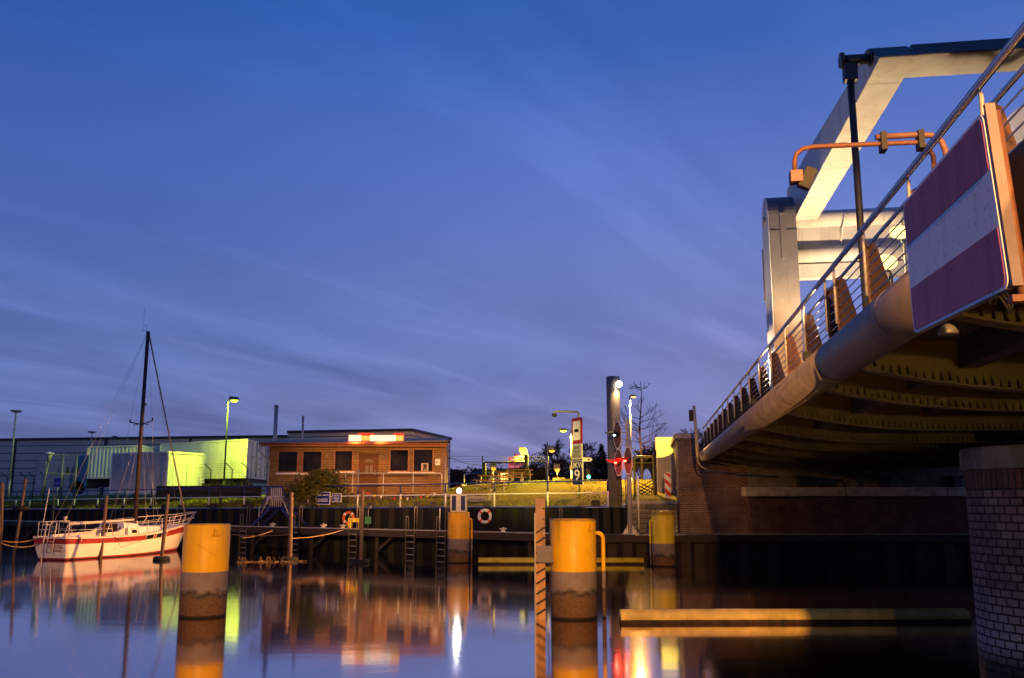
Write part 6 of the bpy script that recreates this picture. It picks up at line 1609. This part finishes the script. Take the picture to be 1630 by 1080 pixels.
# tower block
def tower():
    p, q = at(810, 765, 420), at(836, 765, 420); t = thing('tower_block', 'pale red lit apartment tower of three stepped slabs on the skyline', 'tower block', (p.x, 420, 3))
    wl_ = plank_mat('tower_wall', (.50,.40,.42), (.58,.48,.50), 2.6, bump=.1)
    W = q.x-p.x
    for k, (u0, u1, py, y) in enumerate(((0,.34,727,0),(.30,.72,722,2.5),(.68,1.0,726,-1))):
        zt = at(810, py, 420).z; mb = MB(); mb.box(p.x+W*u0+.02*k, p.x+W*u1, 420+y, 432+y, 3, zt); s_ = mb.build('slab', wl_, t)
        mb = MB(); n = int((zt-6)/2.6)
        for i in range(n): mb.box(p.x+W*u0+.5, p.x+W*u1-.4, 419.88+y, 419.99+y, 5.2+i*2.6, 6.3+i*2.6)
        mb.build('window_band', mat('tower_window', (.30,.08,.10), .3) if k == 0 else mat('tower_window', (.10,.09,.12), .3), s_)
        if k < 2: 
            mb = MB(); mb.box(p.x+W*u0-.01, p.x+W*u0+.35, 419.7+y, 419.98+y, 4, zt); mb.build('stripe', M['red_paint'], s_)
tower()
# unseen red spot low in front of the tower washes it from below
pt_ = at(815, 750, 396); 
l = bpy.data.lights.new('lamp_light', 'SPOT'); l.energy = 60000; l.color = (1,.20,.22); l.spot_size = R(70); l.shadow_soft_size = .3
o = bpy.data.objects.new('lamp_light', l); col.objects.link(o); o.location = (pt_.x-4, 392, 6); o.rotation_euler = (Vector((pt_.x+1, 420, 16))-Vector(o.location)).to_track_quat('-Z','Y').to_euler()
# small buildings behind the lawn
def lowbuild(px0, px1, pyt, Y, name, label, cat, mwall, arched=False, dep=6):
    p, q = at(px0, pyt, Y), at(px1, pyt, Y); t = thing(name, label, cat, (p.x, Y, 3.8)); W = q.x-p.x; H = p.z
    mb = MB(); mb.box(p.x, q.x, Y, Y+dep, 3.5, H-.3 if arched else H); mb.build('wall', mwall, t)
    mb = MB()
    if arched:
        n = 14; mb.prism([(p.x+W*(.5-.5*math.cos(math.pi*i/n)), H-.3+.9*math.sin(math.pi*i/n)) for i in range(n+1)], 'y', Y-.1, Y+dep)
    else: mb.box(p.x-.15, q.x+.15, Y-.2, Y+dep+.1, H, H+.15)
    mb.build('roof', M['house_roof'] if not arched else M['container_grey'], t)
    return t, p, q, H
lowbuild(776, 800, 764, 110, 'shed', 'low shed with a pale arched roof behind the goal frame', 'shed', M['house_wall'], True)
t, p, q, H = lowbuild(800, 836, 766.5, 104, 'kiosk', 'low pale building with dark panels behind the picnic tables', 'building', mat('kiosk_wall', (.60,.52,.44), .7))
for k in range(6): x = p.x+(q.x-p.x)*(k+.5)/6; mb = MB(); mb.box(x-.05,x+.05,103.9,103.97,3.8,H); mb.build('panel_joint', M['dark_grey'], t)
for k, px in enumerate((799,803.4,807.6)):
    p = at(px, 764, 100); zt = at(px, 753.5, 100).z; mb = MB(); mb.box(p.x-.115,p.x+.115,100,100.4,3.7,zt); t = mb.build('pillar_board', M['sign_white'], None, base=(p.x,100,3.7)); tag(t, ('leftmost of three narrow pale boards behind the goal frame','middle one of three narrow pale boards behind the goal frame','rightmost of three narrow pale boards behind the goal frame')[k], 'board', 'narrow pale boards behind the goal')
lowbuild(884, 896, 764, 74, 'shed', 'small dark brown shed at the back of the lawn', 'shed', M['wood_dark'], dep=1)
lowbuild(858, 880, 768.5, 96, 'kiosk', 'low whitish kiosk front behind the lawn right of the goal', 'kiosk', mat('kiosk2', (.35,.32,.30), .7), dep=4)
# table like shelter right
p = at(908, 768, 66); t = thing('shelter', 'small open shelter with a flat brown roof at the back of the lawn', 'shelter', (p.x,66,3.8))
zt = at(908,765,66).z
mb = MB(); mb.box(p.x-.9,p.x+.9,65.4,66.6,zt,zt+.10); mb.build('roof', M['table_wood'], t)
for x in (-.7,.7):
    mb = MB(); mb.box(p.x+x-.04,p.x+x+.04,66,66.08,3.7,zt); mb.build('post', M['wood_dark'], t)
# traffic light
p = at(937, 759.5, 84); t = thing('traffic_light', 'green traffic light on a thin pole beyond the lawn', 'traffic light', (p.x, 84, 3.8))
mb = MB(); mb.tube([(p.x,84.1,3.7),(p.x,84.1,p.z+.5)], .05, 8); mb.build('pole', M['lamp_grey'], t)
mb = MB(); mb.box(p.x-.14,p.x+.14,84,84.2,p.z-.2,p.z+.75); mb.build('signal_head', M['black_steel'], t)
mb = MB(); mb.ball((p.x,83.98,p.z), .17, .06, .17, 12, 8); mb.build('green_lens', emat('green_lens', (.10,1,.55), 6), t)
# trees
def bare_tree(x, y, zb, H, spread, seed, label, minr=.018, levels=6, kids_=(3,4), r0=None, clear=.25, up=.25, group=None, tall=False):
    rnd = random.Random(seed); t = thing('bare_tree', label, 'tree', (x,y,zb), group=group); T, Cc = MB(), MB(); cnt = [0]
    def grow(p, d, L, r, lv):
        n = 3; pts = [p]; q = Vector(p); dd = Vector(d)
        for i in range(n):
            dd = (dd + Vector((rnd.gauss(0,.12),rnd.gauss(0,.12),rnd.gauss(0,.06)+up*.12))).normalized(); q = q+dd*(L/n); pts.append(q.copy())
        (T if lv <= 1 else Cc).tube(pts, [max(minr, r*(1-.4*i/n)) for i in range(n+1)], 6 if lv < 2 else 3, cap=False)
        if lv >= levels: return
        k = rnd.randint(*kids_)
        for j in range(k):
            u = rnd.uniform(.35,1) if j else 1; i0 = min(n-1, int(u*n)); b = pts[i0].lerp(pts[i0+1], min(1,u*n-i0))
            az = rnd.uniform(0,6.28); an = rnd.uniform(.35,.9)*spread
            e1 = dd.orthogonal().normalized(); e1 = Matrix.Rotation(az,3,dd) @ e1
            nd = (dd*math.cos(an)+e1*math.sin(an)); nd = (nd + Vector((0,0,up))).normalized()
            grow(b, nd, L*rnd.uniform(.58,.80), r*.58, lv+1)
    if tall:
        n = 10; pts = [Vector((x+.12*math.sin(i*.9)*i/n, y, zb+H*i/n)) for i in range(n+1)]; T.tube(pts, [.085*(1-i/n)+.018 for i in range(n+1)], 6)
        for i in range(26):
            u = rnd.uniform(.28,.97); b = pts[0].lerp(pts[-1], u); b.x = x+.12*math.sin(u*9)*u; a = rnd.uniform(0,6.28); L = (1.05-u)*2.6+.4; grow(b, Vector((math.cos(a),.5*math.sin(a),.22)).normalized(), L*.55, .03, levels-2)
    else: grow(Vector((x,y,zb)), Vector((0,0,1)), H*clear, r0 or H*.022, 0)
    T.build('trunk', M['bark'], t); Cc.build('crown', M['twig'], t); return t
def treeat(px, pyt, Y, seed, label, **k):
    p = at(px, pyt, Y); H = p.z-3.6; return bare_tree(p.x, Y, 3.6, H*k.pop('hs',1.25), k.pop('spread',1.0), seed, label, **k)
G = 'bare trees behind the lawn'
treeat(890, 698, 118, 11, 'wide spreading bare tree left of the sign mast', group=G, minr=.019, levels=6, clear=.28)
treeat(936, 702, 112, 12, 'bare tree between the sign mast and the conifer', group=G, minr=.019, clear=.28)
treeat(860, 735, 120, 13, 'low bare tree right of the goal frame', group=G, minr=.019)
treeat(846, 728, 135, 14, 'faint bare tree beside the apartment tower', group=G, minr=.019)
treeat(714, 738, 130, 15, 'bare tree right behind the clubhouse corner', group=G, minr=.019)
treeat(733, 741, 140, 16, 'bare tree left of the gabled house roof', group=G, minr=.019)
treeat(793, 738, 150, 17, 'bare tree seen through the goal frame', group=G, minr=.019)
treeat(1035, 694, 86, 18, 'bare tree right of the tall slender tree', group=G, minr=.016)
treeat(1062, 688, 84, 19, 'bare tree above the yellow lit concrete wall', group=G, minr=.016)
treeat(1018, 712, 88, 20, 'low bare tree behind the signal mast', group=G, minr=.016)
treeat(1122, 668, 80, 22, 'bare tree above the brick abutment at the bridge end', group=G, minr=.016)
treeat(905, 742, 105, 23, 'low bare tree behind the orange lamps', group=G, minr=.019)
treeat(970, 735, 100, 24, 'bare tree behind the tall steel tube', group=G, minr=.019)
p = at(1018, 607, 58); bare_tree(p.x, 58, 2.9, p.z-2.9, 1.0, 31, 'tall slender bare tree beside the orange street lamp', minr=.012, levels=5, kids_=(2,3), tall=True)
# hedge behind the lawn
rnd = random.Random(9)
mb = MB(); a, b_ = at(845, 768, 112), at(975, 768, 108)
for i in range(40): c = a.lerp(b_, i/39); foliage(mb, (c.x,c.y,5.5+.6*math.sin(i*1.3)+.4*math.sin(i*.47)), (1.3,.9,2.1), 260, .26, rnd, 6)
tag(mb.build('hedge', mat('hedge_brown', (.085,.060,.028), .9, 0, .4, 1.2), None, base=((a.x+b_.x)/2, 110, 3.8)), 'brownish hedge along the road behind the lawn', 'hedge')
mb = MB(); a, b_ = at(700, 768, 200), at(800, 768, 200)
for i in range(30): c = a.lerp(b_, i/29); foliage(mb, (c.x,c.y,6.4+1.2*math.sin(i*1.9)), (1.9,1,2.8), 160, .45, rnd, 5)
tag(mb.build('hedge', mat('hedge_dark', (.045,.038,.030), .9, 0, .4, 1.2), None, base=((a.x+b_.x)/2, 200, 3.8)), 'dark hedge in front of the distant houses', 'hedge')
# conifer
p = at(957, 705, 98); t = thing('conifer', 'dark conifer standing right of the sign mast', 'tree', (p.x,98,3.7)); H = p.z-3.7; mb = MB(); rnd = random.Random(4)
mb.tube([(p.x,98,3.5),(p.x,98,p.z)], [.16,.02], 7); mb.build('trunk', M['bark'], t)
mb = MB()
for i in range(2600):
    u = rnd.random()**.7; z_ = p.z-.1-u*(H-.8); rr_ = (.10+u*1.75)*(.8+.2*math.sin(z_*7)); a = rnd.uniform(0,6.28); r_ = rr_*rnd.uniform(.3,1.0)
    c = Vector((p.x+r_*math.cos(a), 98+r_*math.sin(a), z_-.18*r_)); o_ = Vector((math.cos(a),math.sin(a),-.35)); s = rnd.uniform(.12,.30); sd = Vector((-math.sin(a),math.cos(a),rnd.gauss(0,.3)))*s*.35
    mb.add([c-sd, c+o_*s, c+sd, c-o_*s*.4], [(0,1,2,3)])
mb.build('crown', M['needle'], t)
# grass blades along the bank (nobody could count them)
rnd = random.Random(21); mb = MB()
def blades(n, px0, px1, o0, o1, hmin, hmax):
    for i in range(n):
        b_ = qpt(rnd.uniform(px0,px1), o0+(o1-o0)*rnd.random()**1.5); z_ = gz(b_.x,b_.y); a = rnd.uniform(0,6.28); h = rnd.uniform(hmin,hmax); w_ = .018
        mb.add([(b_.x-w_*math.cos(a),b_.y-w_*math.sin(a),z_-.02),(b_.x+w_*math.cos(a),b_.y+w_*math.sin(a),z_-.02),(b_.x+rnd.gauss(0,.07),b_.y+rnd.gauss(0,.07),z_+h)], [(0,1,2)])
blades(9000, 0, 430, .4, 6.5, .08, .26); blades(7000, 480, 1000, .4, 14, .05, .16)
for i in range(900):
    x = rnd.uniform(5.3,7.3); y = rnd.uniform(41.9,44); mb.add([(x-.015,y,2.42),(x+.015,y,2.42),(x+rnd.gauss(0,.06),y+rnd.gauss(0,.06),2.45+rnd.uniform(.06,.2))], [(0,1,2)])
tag(mb.build('grass', M['blade'], None), 'short rough grass growing on the bank behind the quay', 'grass', kind='stuff')
